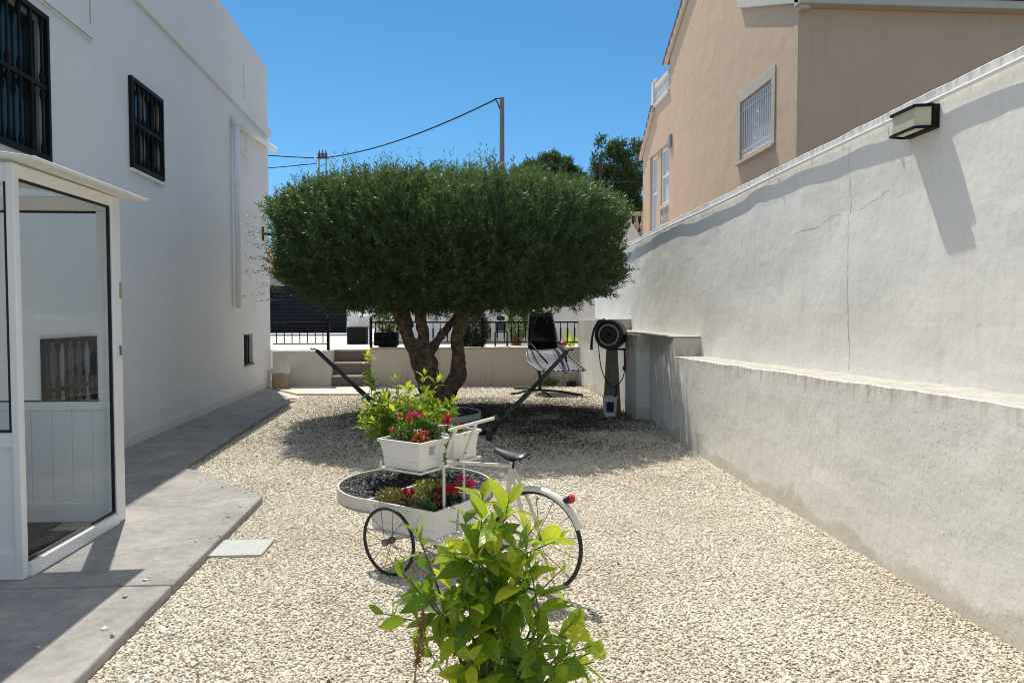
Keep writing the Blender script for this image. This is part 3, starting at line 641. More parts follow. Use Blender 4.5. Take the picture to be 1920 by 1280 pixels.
# ============================================================ RIGHT SIDE WALLS
def wavy(ys, zs, xf, amp, seed):
    P = []
    for y in ys:
        row = []
        for k in range(zs):
            t = k / (zs - 1); z0_, z1_ = xf(y)[1:3]; z = z0_ + (z1_ - z0_) * t
            x = xf(y)[0] + amp * float(fbm(y * 1.1, z * 1.6, seed, 4)) * (1 if 0 < k else 1)
            row.append((x, y, z))
        P.append(row)
    return P
def thick_wall(name, mat, par, y0, y1, ny, nz, xf, back, amp, seed):
    ys = np.linspace(y0, y1, ny)
    tops = {y: xf(y)[2] + .022 * float(fbm(y * 2.2, 3, seed + 3, 3)) + .008 * float(fbm(y * 14, 7, seed + 4, 2)) for y in ys}
    P = wavy(ys, nz, lambda y: (xf(y)[0], xf(y)[1], tops[y]), amp, seed)
    for row, y in zip(P, ys):
        e = row[-1]; row[-1] = (e[0], y, e[2] - .008); row.append((e[0] + .010, y, e[2]))
        xb = back(y)
        for t in (.33, .66, 1): row.append((e[0] + (xb - e[0]) * t, y, e[2] + .003 * float(fbm(y * 6, t * 5, seed + 8, 2))))
        row.append((xb, y, row[0][2]))
    mb = MB().grid(P)
    for row in (P[0], P[-1]): mb.add(row, [tuple(range(len(row)))])
    o = mb.build(name, mat, par); o.data.materials.append(M['ledge'])
    for p in o.data.polygons:
        if p.normal.z > .8: p.material_index = 1  # upward faces take the colour toned down for full sun
    return o
bw = thing('boundary_wall', (3.1, 7, 0), 'tall old white boundary wall along the right side, above the low ledge', 'wall')
thick_wall('wall', 'plaster_upper', bw, -2, 16.6, 260, 26, lambda y: (3.03, .8, 3.075 - .0125 * (y - 3.7)), lambda y: 3.27, .035, 11)
crackline((5.5, 2.93), (5.46, 2.4), 14, .012, .0011, 'crack', bw, lambda y, z: (3.028 + .035 * float(fbm(y * 1.1, z * 1.6, 11, 4)), y, z))
crackline((5.49, 2.4), (5.45, 1.16), 24, .010, .0014, 'crack', bw, lambda y, z: (3.028 + .035 * float(fbm(y * 1.1, z * 1.6, 11, 4)), y, z))
def wander(a, b, n, amp):
    out = []; dz = 0
    for i in range(n + 1):
        t = i / n; dz = dz * .8 + random.uniform(-amp, amp)
        y = a[0] + (b[0] - a[0]) * t; z = a[1] + (b[1] - a[1]) * t + dz
        out.append((3.029 + .035 * float(fbm(y * 1.1, z * 1.6, 11, 4)), y, z))
    return out
for a, b in (((5.45, 2.42), (4.95, 2.50)), ((6.4, 2.32), (5.6, 2.42)), ((9.0, 1.9), (8.5, 1.86))):
    MB().tube(wander(a, b, 22, .010), [random.uniform(.0002, .0008) for _ in range(23)], 4).build('crack', 'crack', bw)
lw = thing('retaining_wall', (2.75, 5, 0), 'low weathered white ledge wall along the gravel, right side', 'wall')
def lowx(y): return 2.625 if y < 8.3 else 2.625 + (y - 8.3) * .06
thick_wall('wall', 'plaster_lower', lw, -2, 9.02, 170, 22, lambda y: (lowx(y), -.05, 1.17 - .0176 * (y - 3.17)), lambda y: 3.05, .03, 21)
thick_wall('wall', 'plaster_lower', lw, 9.024, 12.9, 60, 22, lambda y: (lowx(y) if y < 10.55 else 2.64, -.05, 1.30), lambda y: 3.05, .012, 23)
MB().box((2.66, 9.03, 1.3), (3.04, 12.9, 1.322)).build('coping', 'ledge', lw, bevel=.004)
thick_wall('wall', 'plaster_lower', lw, 12.904, 16.1, 50, 22, lambda y: (2.63 - .028 * (y - 12.9), -.05, 1.50), lambda y: 3.05, .012, 25)
MB().box((2.6, 12.91, 1.5), (3.04, 16.0, 1.522)).build('coping', 'ledge', lw, bevel=.004)
MB().box((2.565, 10.58, -.05), (2.83, 11.36, 1.296)).build('pier', 'plaster_lower', lw, bevel=.012)
# cable duct held off the wall by clips
cd = thing('cable_duct', (3.0, 7, 2.9), 'thin white cable duct clipped along the top of the right wall', 'cable duct')
pts = [(3.0 - .002 * math.sin(y * 2.1), y, 2.985 - .0125 * (y - 3.7) + .006 * math.sin(y * 1.3)) for y in np.linspace(-1, 15.5, 70)]
MB().tube(pts, .015, 8).build('duct', 'white_pvc', cd, smooth=True)
for y in (4.95, 6.75, 8.6, 10.9):
    z = 2.985 - .0125 * (y - 3.7)
    MB().tube([(3.02, y, z + .03), (2.978, y, z + .022), (2.975, y, z - .02), (3.022, y, z - .03), (3.018, y - .005, z - .12)], .005, 5).build('clip', 'white_pvc', cd)
# wall lamp
lp = thing('wall_lamp', (3.02, 4.55, 2.88), 'black framed box lamp with cream opal glass on the right wall', 'wall lamp')
la, lb, lz0, lz1, lx0, lx1 = 4.42, 4.74, 2.80, 2.955, 2.893, 3.02
MB().box((lx1 - .03, la, lz0), (lx1 + .03, lb, lz1)).build('back_plate', 'iron', lp, bevel=.006)
sh = [(lx1 - .03, la + .012), (lx0, la + .035), (lx0, lb - .035), (lx1 - .03, lb - .012)]
MB().prism(sh, lz0 + .012, lz1 - .012).build('diffuser', 'diffuser', lp, bevel=.006)
def ringframe(poly, z0_, z1_, t):
    cx = sum(p[0] for p in poly) / 4; cy = sum(p[1] for p in poly) / 4
    out = [(p[0] - .006 if p[0] < lx1 - .04 else p[0], p[1] + (-.006 if p[1] < cy else .006)) for p in poly]
    mb = MB()
    for a, b in ((0, 1), (1, 2), (2, 3)):
        p, q = out[a], out[b]
        mb.bar((*p, (z0_ + z1_) / 2), (*q, (z0_ + z1_) / 2), t, z1_ - z0_)
    return mb
ringframe(sh, lz0, lz0 + .016, .014).build('lower_frame', 'iron', lp); ringframe(sh, lz1 - .016, lz1, .014).build('upper_frame', 'iron', lp)
MB().prism(sh, lz1 - .012, lz1 - .002).build('top_plate', 'iron', lp)

# ============================================================ PINK HOUSE beyond the right wall
ph = thing('pink_house', (8, 16, 0), 'pink rendered neighbour house with gabled roofs rising behind the right wall', 'house')
FX = 5.5
def Pk(y, z, o=0.0): return Vector((FX - o, y, z))
WPK = (12.60, 14.06, 4.71, 5.84); BAY = (19.12, 21.16, 4.07, 6.30)
mb = MB()
wall_with_holes(mb, Pk, 11.61, 19.115, -.05, 6.72, [WPK], .14)
mb.add([Pk(11.61, 6.72), Pk(14.3, 6.72), Pk(14.3, 7.83)], [(0, 1, 2)])
mb.add([Pk(14.3, 6.72), Pk(19.115, 6.72), Pk(19.115, 8.52), Pk(15.6, 10.42), Pk(14.3, 9.7)], [(0, 1, 2, 3, 4)])
wall_with_holes(mb, Pk, 19.12, 22.0, -.05, 6.55, [BAY], .30)
mb.add([Pk(19.12, 6.55), Pk(22.0, 6.55), Pk(20.62, 7.62), Pk(19.12, 7.62)], [(0, 1, 2, 3)])
XR = 16
mb.add([(FX, 11.61, -.05), (XR, 11.61, -.05), (XR, 11.61, 6.72), (FX, 11.61, 6.72)], [(0, 1, 2, 3)])
mb.add([(FX, 22.0, -.05), (XR, 22.0, -.05), (XR, 22.0, 6.55), (FX, 22.0, 6.55)], [(0, 1, 2, 3)])
mb.add([(FX, 19.115, 6.72), (XR, 19.115, 6.72), (XR, 19.115, 8.52), (FX, 19.115, 8.52)], [(0, 1, 2, 3)])
mb.add([(FX, 14.3, 6.72), (XR, 14.3, 6.72), (XR, 14.3, 9.7), (FX, 14.3, 9.7)], [(0, 1, 2, 3)])
mb.add([(FX, 19.12, 7.60), (XR, 19.12, 7.60), (XR, 20.62, 7.60), (FX, 20.62, 7.60)], [(0, 1, 2, 3)])
mb.build('wall', 'pink_wall', ph)
def slab_roof(y0, z0, y1, z1, t, name, m, x0=FX - .02):
    return MB().hexa([(x0, y0, z0), (XR, y0, z0), (XR, y1, z1), (x0, y1, z1), (x0, y0, z0 + t), (XR, y0, z0 + t), (XR, y1, z1 + t), (x0, y1, z1 + t)]).build(name, m, ph)
slab_roof(11.38, 6.805, 14.09, 7.90, .06, 'roof', 'roof_tile'); slab_roof(15.6, 10.45, 19.35, 8.42, .07, 'roof', 'roof_tile')
slab_roof(14.1, 9.58, 15.598, 10.45, .07, 'roof', 'roof_tile'); slab_roof(20.64, 7.60, 22.15, 6.44, .07, 'roof', 'roof_tile')
ev = MB()
def rake(y0, z0, y1, z1, t=.17, x0=FX - .09, x1=FX - .003): ev.hexa([(x0, y0, z0), (x1, y0, z0), (x1, y1, z1), (x0, y1, z1), (x0, y0, z0 + t), (x1, y0, z0 + t), (x1, y1, z1 + t), (x0, y1, z1 + t)])
rake(11.44, 6.67, 14.12, 7.72); rake(14.1, 9.55, 15.6, 10.42); rake(15.602, 10.42, 19.38, 8.38); rake(20.64, 7.50, 22.15, 6.42)
ev.box((FX - .09, 11.40, 6.665), (XR, 11.605, 6.80))
ev.box((FX - .05, 11.44, 6.60), (FX + .12, 11.606, 6.664))
ev.build('eave', 'eave', ph, bevel=.015)
MB().obox(lambda y, z, q: Pk(y, z, q), (11.611, 2.5, .001), (11.76, 6.5, .006)).build('corner_strip', surf('weathered_corner', (.70, .54, .36), .9, .2, 4, [(30, .004)]), ph)
# ridge of tile ends seen along the rakes
for k in range(15):
    t = k / 14; y = 15.7 + (19.3 - 15.7) * t; z = 10.62 - 2.03 * t
    MB().lathe([(.055, 0), (.05, .22)], (FX - .07, y, z), axis=(0, .87, -.48), n=8).build('edge_tile', 'roof_tile', ph)
for k in range(7):
    t = k / 6; y = 20.7 + 1.35 * t; z = 7.70 - 1.07 * t
    MB().lathe([(.05, 0), (.045, .2)], (FX - .07, y, z), axis=(0, .79, -.61), n=8).build('edge_tile', 'roof_tile', ph)
# grilled window
tr = MB()
for a in ((12.45, 14.22, 5.84, 6.04), (12.45, 12.60, 4.66, 5.84), (14.06, 14.22, 4.66, 5.84)):
    tr.obox(lambda y, z, q: Pk(y, z, q), (a[0], a[2], .002), (a[1], a[3], .022))
tr.build('window_surround', 'stone_trim', ph, bevel=.006)
MB().obox(lambda y, z, q: Pk(y, z, q), (12.46, 4.60, .002), (14.20, 4.655, .075)).build('window_sill', 'stone_trim', ph, bevel=.006)
wn = MB().obox(lambda y, z, q: Pk(y, z, q), (12.6, 4.7, -.13), (14.06, 5.84, -.11)).build('window', 'shutter_white', ph)
sl_ = MB()
for k in range(22): sl_.obox(lambda y, z, q: Pk(y, z, q), (12.62, 4.72 + k * .051, -.109), (14.04, 4.72 + k * .051 + .04, -.10))
sl_.build('shutter_slats', 'shutter_white', wn)
g = MB()
for z in (4.74, 4.86, 5.66, 5.80): g.tube([Pk(12.62, z, -.02), Pk(14.04, z, -.02)], .009, 6)
for k in range(15):
    y = 12.64 + k * .0985; g.tube([Pk(y, 4.74, -.02), Pk(y, 5.80, -.02)], .008, 6)
for k in range(14):
    y = 12.69 + k * .0985
    for z in (4.80, 5.73): g.tube([Pk(y + .035 * math.cos(t), z + .045 * math.sin(t), -.02) for t in np.linspace(0, 2 * PI, 9)[:-1]], .006, 4, closed=True)
for sgn in (-1, 1):
    for zz in (5.1, 5.35): g.tube([Pk(13.35 + sgn * (.03 + .09 * math.sin(t)), zz + .12 * math.cos(t), -.02) for t in np.linspace(0, PI, 9)], .006, 4)
g.build('grille', 'white_grille', ph)
# glazed corner bay
bay = MB().obox(lambda y, z, q: Pk(y, z, q), (20.10, 4.07, -.29), (20.46, 6.30, -.04)).build('bay_pillar', 'pink_wall', ph)
for (a, b, c_, d_) in ((20.47, 21.15, 4.08, 6.28), (19.13, 20.09, 4.70, 6.28)):
    f = MB(); t = .07
    for q in ((a, a + t, c_, d_), (b - t, b, c_, d_), (a + t, b - t, c_, c_ + t), (a + t, b - t, d_ - t, d_), (a + t, b - t, (c_ + d_) / 2 - .02, (c_ + d_) / 2 + .03)):
        f.obox(lambda y, z, o: Pk(y, z, o), (q[0], q[2], -.16), (q[1], q[3], -.08))
    wf = f.build('window', 'white_pvc', ph, bevel=.005)
    MB().obox(lambda y, z, o: Pk(y, z, o), (a + t, c_ + t, -.135), (b - t, d_ - t, -.125)).build('pane', 'shutter_white', wf)
bl = MB()
bl.obox(lambda y, z, o: Pk(y, z, o), (19.13, 4.60, -.16), (20.09, 4.69, -.02)); bl.obox(lambda y, z, o: Pk(y, z, o), (19.13, 4.08, -.16), (20.09, 4.16, -.02))
for k in range(7): bl.lathe(baluster_prof(.035, 4.161, 4.599, [(4.3, .09, .025)])[::5], (FX + .09, 19.2 + k * .137, 0), n=8)
bl.build('bay_balustrade', 'balus', ph)
MB().obox(lambda y, z, o: Pk(y, z, o), (18.85, 6.1, .003), (19.08, 6.42, .06)).build('wall_box', 'winframe', ph, bevel=.006)
tb = MB()
tb.obox(lambda y, z, o: Pk(y, z, o), (19.12, 8.12, -.12), (20.5, 8.22, .06)); tb.obox(lambda y, z, o: Pk(y, z, o), (19.12, 7.625, -.12), (20.62, 7.70, .06))
for k in range(8): tb.lathe(baluster_prof(.04, 7.70, 8.12, [(7.86, .09, .035)])[::4], (FX + .03, 19.25 + k * .16, 0), n=8)
tb.box((FX - .09, 20.5, 7.70), (FX + .13, 20.7, 8.34)); tb.lathe([(.0, 8.46), (.06, 8.43), (.08, 8.38), (.05, 8.342)][::-1], (FX + .02, 20.6, 0), n=10)
tb.build('terrace_balustrade', 'balus_white', ph, bevel=.004)

# neighbour's terrace balustrade and stair wall beside the pink house
nb_ = thing('terrace_balustrade', (5.3, 22.3, 4.1), 'pale stone balustrade with pillar and white stair wall beside the pink house', 'balustrade')
b = MB(); b.box((5.05, 22.3, 4.76), (6.4, 22.5, 4.86)); b.box((5.05, 22.3, 4.12), (6.4, 22.5, 4.22))
b.build('rail', 'balus', nb_, bevel=.01)
for k in range(6): MB().lathe(baluster_prof(.05, 4.221, 4.759, [(4.42, .1, .045)])[::2], (5.2 + k * .2, 22.4, 0), n=10).build('baluster', 'balus', nb_, smooth=True)
MB().box((4.62, 22.25, -.05), (5.02, 22.6, 5.13)).box((4.59, 22.22, 5.131), (5.05, 22.63, 5.22)).build('pillar', 'balus', nb_, bevel=.01)
MB().add([(4.8, 22.0, 5.1), (5.62, 22.0, 3.7), (4.8, 22.0, 3.0), (4.8, 22.2, 5.1), (5.62, 22.2, 3.7), (4.8, 22.2, 3.0)], [(0, 1, 2), (5, 4, 3), (0, 3, 4, 1), (1, 4, 5, 2), (2, 5, 3, 0)]).build('stair_wall', 'balus_white', nb_)
MB().box((4.4, 22.61, -.05), (9, 28, 4.1)).build('terrace_block', 'balus', nb_)

# ============================================================ RAISED TERRACE: walls, steps, railings, planters
tw = thing('terrace_wall', (.3, 16, 0), 'long low tan stained wall holding up the terrace behind the tree', 'wall')
def tan_wall(name, x0, x1, y0, y1, zt, par, m):
    ys = np.linspace(x0, x1, max(3, int((x1 - x0) / .08)))
    P = [[(x, y0 + .012 * float(fbm(x * 1.5, z * 2, 41, 3)), z) for z in np.linspace(-.05, zt, 10)] for x in ys]
    for row in P: row += [(row[-1][0], y0 + .01, zt + .006), (row[-1][0], y1, zt + .006), (row[-1][0], y1, -.05)]
    mb = MB().grid(P)
    for row in (P[0], P[-1]): mb.add(row, [tuple(range(len(row)))])
    return mb.build(name, m, par)
tan_wall('wall', -2.14, 2.66, 15.95, 16.115, .835, tw, 'plaster_tan')
MB().box((-2.145, 15.945, .842), (2.58, 16.2, .868)).build('coping', 'ledge', tw, bevel=.006)
tw2 = thing('terrace_wall', (-3.6, 15.8, 0), 'short cream wall between the white house corner and the steps', 'wall')
tan_wall('wall', -4.22, -2.96, 15.72, 16.115, .81, tw2, surf('cream_render', (.70, .67, .60), .9, .15, 3, [(25, .006)]))
stp = thing('garden_steps', (-2.55, 16, 0), 'three pale steps with brown risers up to the terrace', 'steps')
for i in range(3):
    z0_, y0_ = .275 * i - (.05 if i == 0 else 0), 15.72 + .2 * i
    z1_ = .275 * (i + 1)
    rz0 = max(z0_, 0) if i else -.05
    MB().box((-2.95, y0_ + .01, rz0), (-2.15, 16.32, z1_ - .035)).build('riser', 'riser', stp)
    MB().box((-2.952, y0_ - .02, z1_ - .034), (-2.148, (y0_ + .208) if i < 2 else 16.328, z1_ - .002)).build('tread', 'tread', stp, bevel=.006)
def railing(x0, x1, y, zb, z0, z1, n, label, posts, thick_mid=True, par=None):
    r = thing('iron_railing', ((x0 + x1) / 2, y, zb), label, 'railing')
    MB().box((x0, y - .02, z1 - .035), (x1, y + .02, z1)).build('top_rail', 'iron', r, bevel=.004)
    MB().box((x0, y - .012, z0 - .012), (x1, y + .012, z0 + .012)).build('bottom_rail', 'iron', r)
    for i in range(n):
        x = x0 + (i + .5) * (x1 - x0) / n
        m = MB().box((x - .009, y - .009, z0 + .012), (x + .009, y + .009, z1 - .035))
        if thick_mid: m.box((x - .017, y - .017, z0 + .10), (x + .017, y + .017, z0 + .32))
        m.build('baluster', 'iron', r)
    for x in posts:
        MB().box((x - .028, y - .028, zb), (x + .028, y + .028, z1 + .05)).lathe([(.045, z1 + .05), (.045, z1 + .065), (.02, z1 + .075), (.035, z1 + .10), (0, z1 + .13)], (x, y, 0), n=10).build('post', 'iron', r)
    return r
railing(-4.28, -3.10, 15.98, .815, .96, 1.44, 7, 'short black iron railing on the cream wall beside the white house', [-3.07], False)
railing(-2.12, 2.86, 16.06, .868, .98, 1.45, 31, 'long black iron railing on the terrace wall behind the tree and swing chair', [-2.14, 0.35])
# planter boxes, trellis, plants
tp = thing('trellis_planter', (-2.93, 19.2, .82), 'square dark planter box with white lattice trellis behind it, on the terrace', 'planter')
MB().box((-3.16, 19.0, .822), (-2.66, 19.45, 1.28)).build('box', 'planter_dark', tp, bevel=.01)
t_ = MB(); t_.box((-3.24, 19.46, .822), (-3.165, 19.53, 2.0)); t_.box((-2.655, 19.46, .822), (-2.585, 19.53, 2.0)); t_.box((-3.165, 19.48, 1.95), (-2.655, 19.51, 2.0)); t_.box((-3.165, 19.48, 1.25), (-2.655, 19.51, 1.30))
for k in range(-6, 9):
    for sgn in (-1, 1):
        xa = -3.16 + k * .085; pts = []
        z0_, z1_ = 1.30, 1.95; xb = xa + .3 * sgn * 1
        if sgn < 0: xa, xb = xa + .3, xa
        lo, hi = -3.163, -2.657
        def clip(xa, za, xb, zb):
            t0, t1 = 0, 1; dx = xb - xa
            for lim, s_ in ((lo, 1), (hi, -1)):
                if dx == 0: continue
                t = (lim - xa) / dx
                if s_ * dx > 0: t0 = max(t0, t)
                else: t1 = min(t1, t)
            return (t0, t1) if t1 > t0 + .02 else None
        c = clip(xa, z0_, xb, z1_)
        if c: t_.bar((xa + (xb - xa) * c[0], 19.49 + .008 * sgn, z0_ + (z1_ - z0_) * c[0]), (xa + (xb - xa) * c[1], 19.49 + .008 * sgn, z0_ + (z1_ - z0_) * c[1]), .022, .012, (0, 1, 0))
t_.build('trellis', 'white_pvc', tp)
def bush(name, label, cat, c, rx, ry, rz, n, L, W, mt, stem=None, group=None, base_z=None, updir=.5, shell=.4):
    o = thing(name, (c[0], c[1], base_z if base_z is not None else c[2] - rz), label, cat, group)
    d = randdir(n); rr = rng.uniform(shell, 1, n) ** .5
    p = d * rr[:, None] * np.array([rx, ry, rz]) * (1 + .22 * (vnoise(d[:, 0] * 3 + 5, d[:, 2] * 3 + d[:, 1] * 2, 3) - .5))[:, None] + np.array(c)
    dd = nrm(d + randdir(n) * .8 + np.array([0, 0, updir]))
    v, f = diamond_arrays(p, dd, randdir(n), L * rng.uniform(.6, 1.2, n), W * rng.uniform(.7, 1.2, n))
    npmesh('leaves', v, f, mt, o)
    if stem:
        m = MB()
        for k in range(stem): 
            a = random.uniform(0, 6.28); m.tube([(c[0], c[1], o.location.z - .02), (c[0] + rx * .3 * math.cos(a), c[1] + ry * .3 * math.sin(a), c[2] - rz * .3), (c[0] + rx * .6 * math.cos(a), c[1] + ry * .6 * math.sin(a), c[2] + rz * .4)], [.014, .01, .004], 5)
        m.build('stem', 'twig', o)
    return o
pb = thing('planter_box', (-1.85, 16.45, .822), 'long black planter box by the steps behind the railing', 'planter')
MB().box((-2.10, 16.24, .90), (-1.56, 16.58, 1.20)).build('box', 'planter_dark', pb, bevel=.008)
MB().box((-2.0, 16.26, .823), (-1.6, 16.56, .898)).build('base', 'planter_dark', pb)
bush('potted_shrub', 'leafy green shrub growing in the long black planter box', 'shrub', (-1.8, 16.42, 1.5), .26, .2, .36, 900, .07, .022, 'herb', 5, base_z=1.2)
bush('dark_shrub', 'tall dark narrow shrub behind the railing, right of the olive trunk', 'shrub', (.17, 16.75, 1.25), .34, .3, .55, 5200, .11, .010, 'dark_bush', 4, base_z=.82, updir=-.5)
bush('green_shrub', 'green shrub behind the railing next to the swing chair', 'shrub', (1.32, 18.3, 1.4), .26, .26, .6, 1800, .08, .02, 'herb', 4, base_z=.95)
pt = thing('flower_pot', (1.3, 18.3, .82), 'terracotta pot under the green shrub behind the railing', 'pot')
MB().lathe([(.10, .822), (.15, 1.05), (.165, 1.05), (.165, 1.09), (.14, 1.09), (.13, 1.04)], (1.3, 18.3, 0), n=18).build('pot', 'terracotta', pt)
pl = thing('broadleaf_plant', (2.45, 16.5, .86), 'bright yellow green broad leaved plant on the terrace right of the swing chair', 'plant')
ps = []
for k in range(15):
    a = random.uniform(0, 6.28); e = random.uniform(.25, 1.0)
    ps.append(leaf_arrays(np.array([[2.45 + .05 * math.cos(a), 16.5 + .05 * math.sin(a), .86]]), np.array([[math.cos(a) * math.sin(e), math.sin(a) * math.sin(e), math.cos(e)]]), np.array([[math.cos(a), math.sin(a), .3]]), random.uniform(.22, .42), .04, [(0, .3), (.3, 1), (.7, .8), (1, .05)], .25, .25))
v, f = join(ps); leaf_coords(npmesh('leaves', v, f, 'lemon_new', pl, True), len(v), [(0, .3), (.3, 1), (.7, .8), (1, .05)])
tag(MB().box((-2.5, 19.62, .78), (4.2, 19.82, 2.6)).build('garden_wall', 'white_wall'), 'plain white wall at the back of the terrace behind the railing', 'wall')
ch = thing('garden_chair', (.79, 17.5, .82), 'dark grey garden chair on the terrace behind the railing', 'chair')
MB().box((.70, 17.42, 1.16), (1.02, 17.8, 1.20)).build('seat', 'hammock', ch, bevel=.01)
MB().hexa([(.72, 17.80, 1.2), (1.0, 17.80, 1.2), (1.0, 17.83, 1.2), (.72, 17.83, 1.2), (.72, 17.9, 1.42), (1.0, 17.9, 1.42), (1.0, 17.93, 1.42), (.72, 17.93, 1.42)]).build('backrest', 'hammock', ch, bevel=.008)
MB().box((.76, 17.92, 1.46), (.96, 17.98, 1.56)).bar((.86, 17.93, 1.40), (.86, 17.95, 1.47), .03, .03).build('headrest', 'hammock', ch, bevel=.015)
for x in (.71, 1.01):
    for y in (17.44, 17.79): MB().box((x - .015, y - .015, .822), (x + .015, y + .015, 1.159)).build('leg', 'hammock', ch)
gt = thing('driveway_gate', (-5.9, 27.6, .82), 'wide dark navy slatted gate at the far left end of the terrace', 'gate')
gm = MB(); gm.box((-7.6, 27.62, .95), (-4.55, 27.66, 2.7))
gm.build('panel', 'navy', gt)
gs = MB()
for k in range(12): gs.box((-7.58, 27.59, .97 + k * .145), (-4.57, 27.62, 1.09 + k * .145))
gs.build('slats', 'navy', gt, bevel=.008)
MB().box((-7.6, 27.585, .90), (-4.55, 27.67, .949)).build('bottom_rail', 'navy', gt)
MB().box((-8, 27.5, .822), (-4.3, 27.75, .86)).build('track', 'concrete_light', gt)
gp = tag(MB().box((-4.54, 27.4, .80), (-4.2, 27.8, 2.9)).build('gate_pillar', 'white_wall', bevel=.01), 'white pillar at the right end of the navy gate', 'pillar')
gp = tag(MB().box((-8.0, 27.4, .80), (-7.63, 27.8, 2.9)).build('gate_pillar', 'white_wall', bevel=.01), 'white pillar at the left end of the navy gate', 'pillar')
# low house with a tiled roof far behind the gate
fh = thing('distant_house', (-14, 48, 0), 'low cream house with tiled roof far behind the gate', 'house')
MB().box((-24, 46, -.05), (-9, 54, 4.3)).build('wall', 'eave', fh)
MB().add([(-24.4, 45.6, 4.3), (-8.6, 45.6, 4.3), (-8.6, 54.4, 4.3), (-24.4, 54.4, 4.3), (-22, 50, 6.2), (-11, 50, 6.2)], [(0, 1, 5, 4), (1, 2, 5), (2, 3, 4, 5), (3, 0, 4), (3, 2, 1, 0)]).build('roof', 'roof_tile', fh)

# ============================================================ UTILITY POLES, WIRES, PINES
up = thing('utility_pole', (1.5, 30, 0), 'tall slim grey concrete pole rising behind the olive tree', 'utility pole')
MB().tube([(1.5, 30, -.05), (1.5, 30, 10.66)], [.15, .105], 6).build('pole', 'pole', up)
MB().bar((1.5, 30, 10.62), (1.22, 30, 10.62), .03, .03).build('bracket', 'iron', up)
MB().tube([(1.5, 29.88, 7.7), (1.36, 29.86, 7.75)], .03, 6).build('bracket', 'iron', up)
up2 = thing('utility_pole', (-8.88, 45, 0), 'distant metal pole top with brown insulators above the tree left side', 'utility pole')
pm = MB()
for sx in (-.22, .22): pm.tube([(-8.88 + sx, 45, -.05), (-8.88 + sx, 45, 11.3)], .05, 6)
for z in np.arange(8.5, 11.3, .45): pm.bar((-9.1, 45, z), (-8.66, 45, z + .2), .04, .04)
pm.build('pole', 'galv', up2)
im = MB()
for sx in (-.2, 0, .2): im.lathe([(.05, 11.32), (.12, 11.4), (.06, 11.46), (.12, 11.54), (.05, 11.62), (.0, 11.85)], (-8.88 + sx, 45, 0), n=8)
im.bar((-9.25, 45, 11.3), (-8.5, 45, 11.3), .1, .08)
im.build('insulator', 'porcelain', up2)
def wire(p, q, sag, r, label, n=40):
    p, q = Vector(p), Vector(q)
    pts = [p.lerp(q, t) - Vector((0, 0, sag * 4 * t * (1 - t))) for t in np.linspace(0, 1, n)]
    return tag(MB().tube(pts, r, 5).build('overhead_wire', 'wire'), label, 'wire')
wire((1.25, 30, 10.6), (-8.5, 45, 11.35), .38, .035, 'black cable sagging from the tall grey pole to the distant pole')
wire((1.4, 29.95, 10.2), (1.2, 30.02, 10.62), -.06, .03, 'short loop of cable at the top of the grey pole', 8)
wire((-9.4, 45, 11.3), (-19, 41, 11.3), .15, .035, 'upper black cable running left from the distant pole to the house corner')
wire((-9.3, 45, 10.95), (-19, 38, 8.6), .1, .03, 'lower black cable running left from the distant pole to the house corner')
wire((1.55, 30, 7.75), (9.5, 50, 10.2), .3, .022, 'thin cable running right from the grey pole into the pines')
wire((.9, 41, 9.45), (12.5, 41, 9.3), .05, .014, 'very thin wire crossing in front of the pines')
tag(MB().tube([(7.6, 40, -.05), (7.55, 40, 10.6)], [.12, .09], 7).build('wooden_pole', 'pole_wood'), 'dark wooden pole standing against the pine trees', 'pole')
def pine(label, base, blobs, n, L, W, sh=(0, 0)):
    base = (base[0] + sh[0], base[1], base[2]); blobs = [(b[0] + sh[0], b[1], b[2] + sh[1], *b[3:]) for b in blobs]
    o = thing('pine_tree', base, label, 'tree', 'pine trees behind the garden')
    tot = sum(b[3] * b[4] * b[5] for b in blobs); ps = []; ct = []
    for (x, y, z, rx, ry, rz) in blobs:
        k = max(40, int(n * rx * ry * rz / tot)); d = randdir(k); 
        nc = max(10, k // 110); cc = randdir(nc) * rng.uniform(.45, 1, (nc, 1)) ** .6; idx = rng.integers(0, nc, k)
        p = (cc[idx] + rng.normal(0, .15, (k, 3))) * np.array([rx, ry, rz]) + np.array([x, y, z])
        dd = nrm(rng.normal(size=(k, 3)) + cc[idx] * .6 + np.array([0, 0, .9]))
        ps.append(diamond_arrays(p, dd, randdir(k), L * rng.uniform(.6, 1.3, k), W)); ct.append((x, y, z))
    v, f = join(ps); npmesh('crown', v, f, 'pine', o)
    m = MB(); top = max(c[2] for c in ct)
    m.tube([base, (base[0] + .1, base[1], top * .5), (base[0], base[1], top)], [.28, .2, .06], 8)
    for c in ct: m.tube([(base[0], base[1], c[2] * .7), ((base[0] + c[0]) / 2, (base[1] + c[1]) / 2, c[2] * .85), c], [.1, .07, .03], 6)
    m.build('trunk', 'twig', o)
pine('tall dark pine tree close to the pink house, behind the garden', (9.0, 50, -.05),
     [(7.6, 50, 12.3, .95, .9, 1.5), (9.3, 50.3, 12.7, 1.2, 1.1, 1.3), (8.5, 50, 10.6, 2.0, 1.6, 1.4), (6.8, 50, 10.4, 1.0, 1, .9), (9.8, 50.5, 10.2, 1.3, 1.2, 1.7), (8.2, 50, 8.6, 2.3, 1.8, 1.3), (9.6, 50, 8.0, 1.5, 1.4, 1.2)], 30000, .30, .035, (2.1, .2))
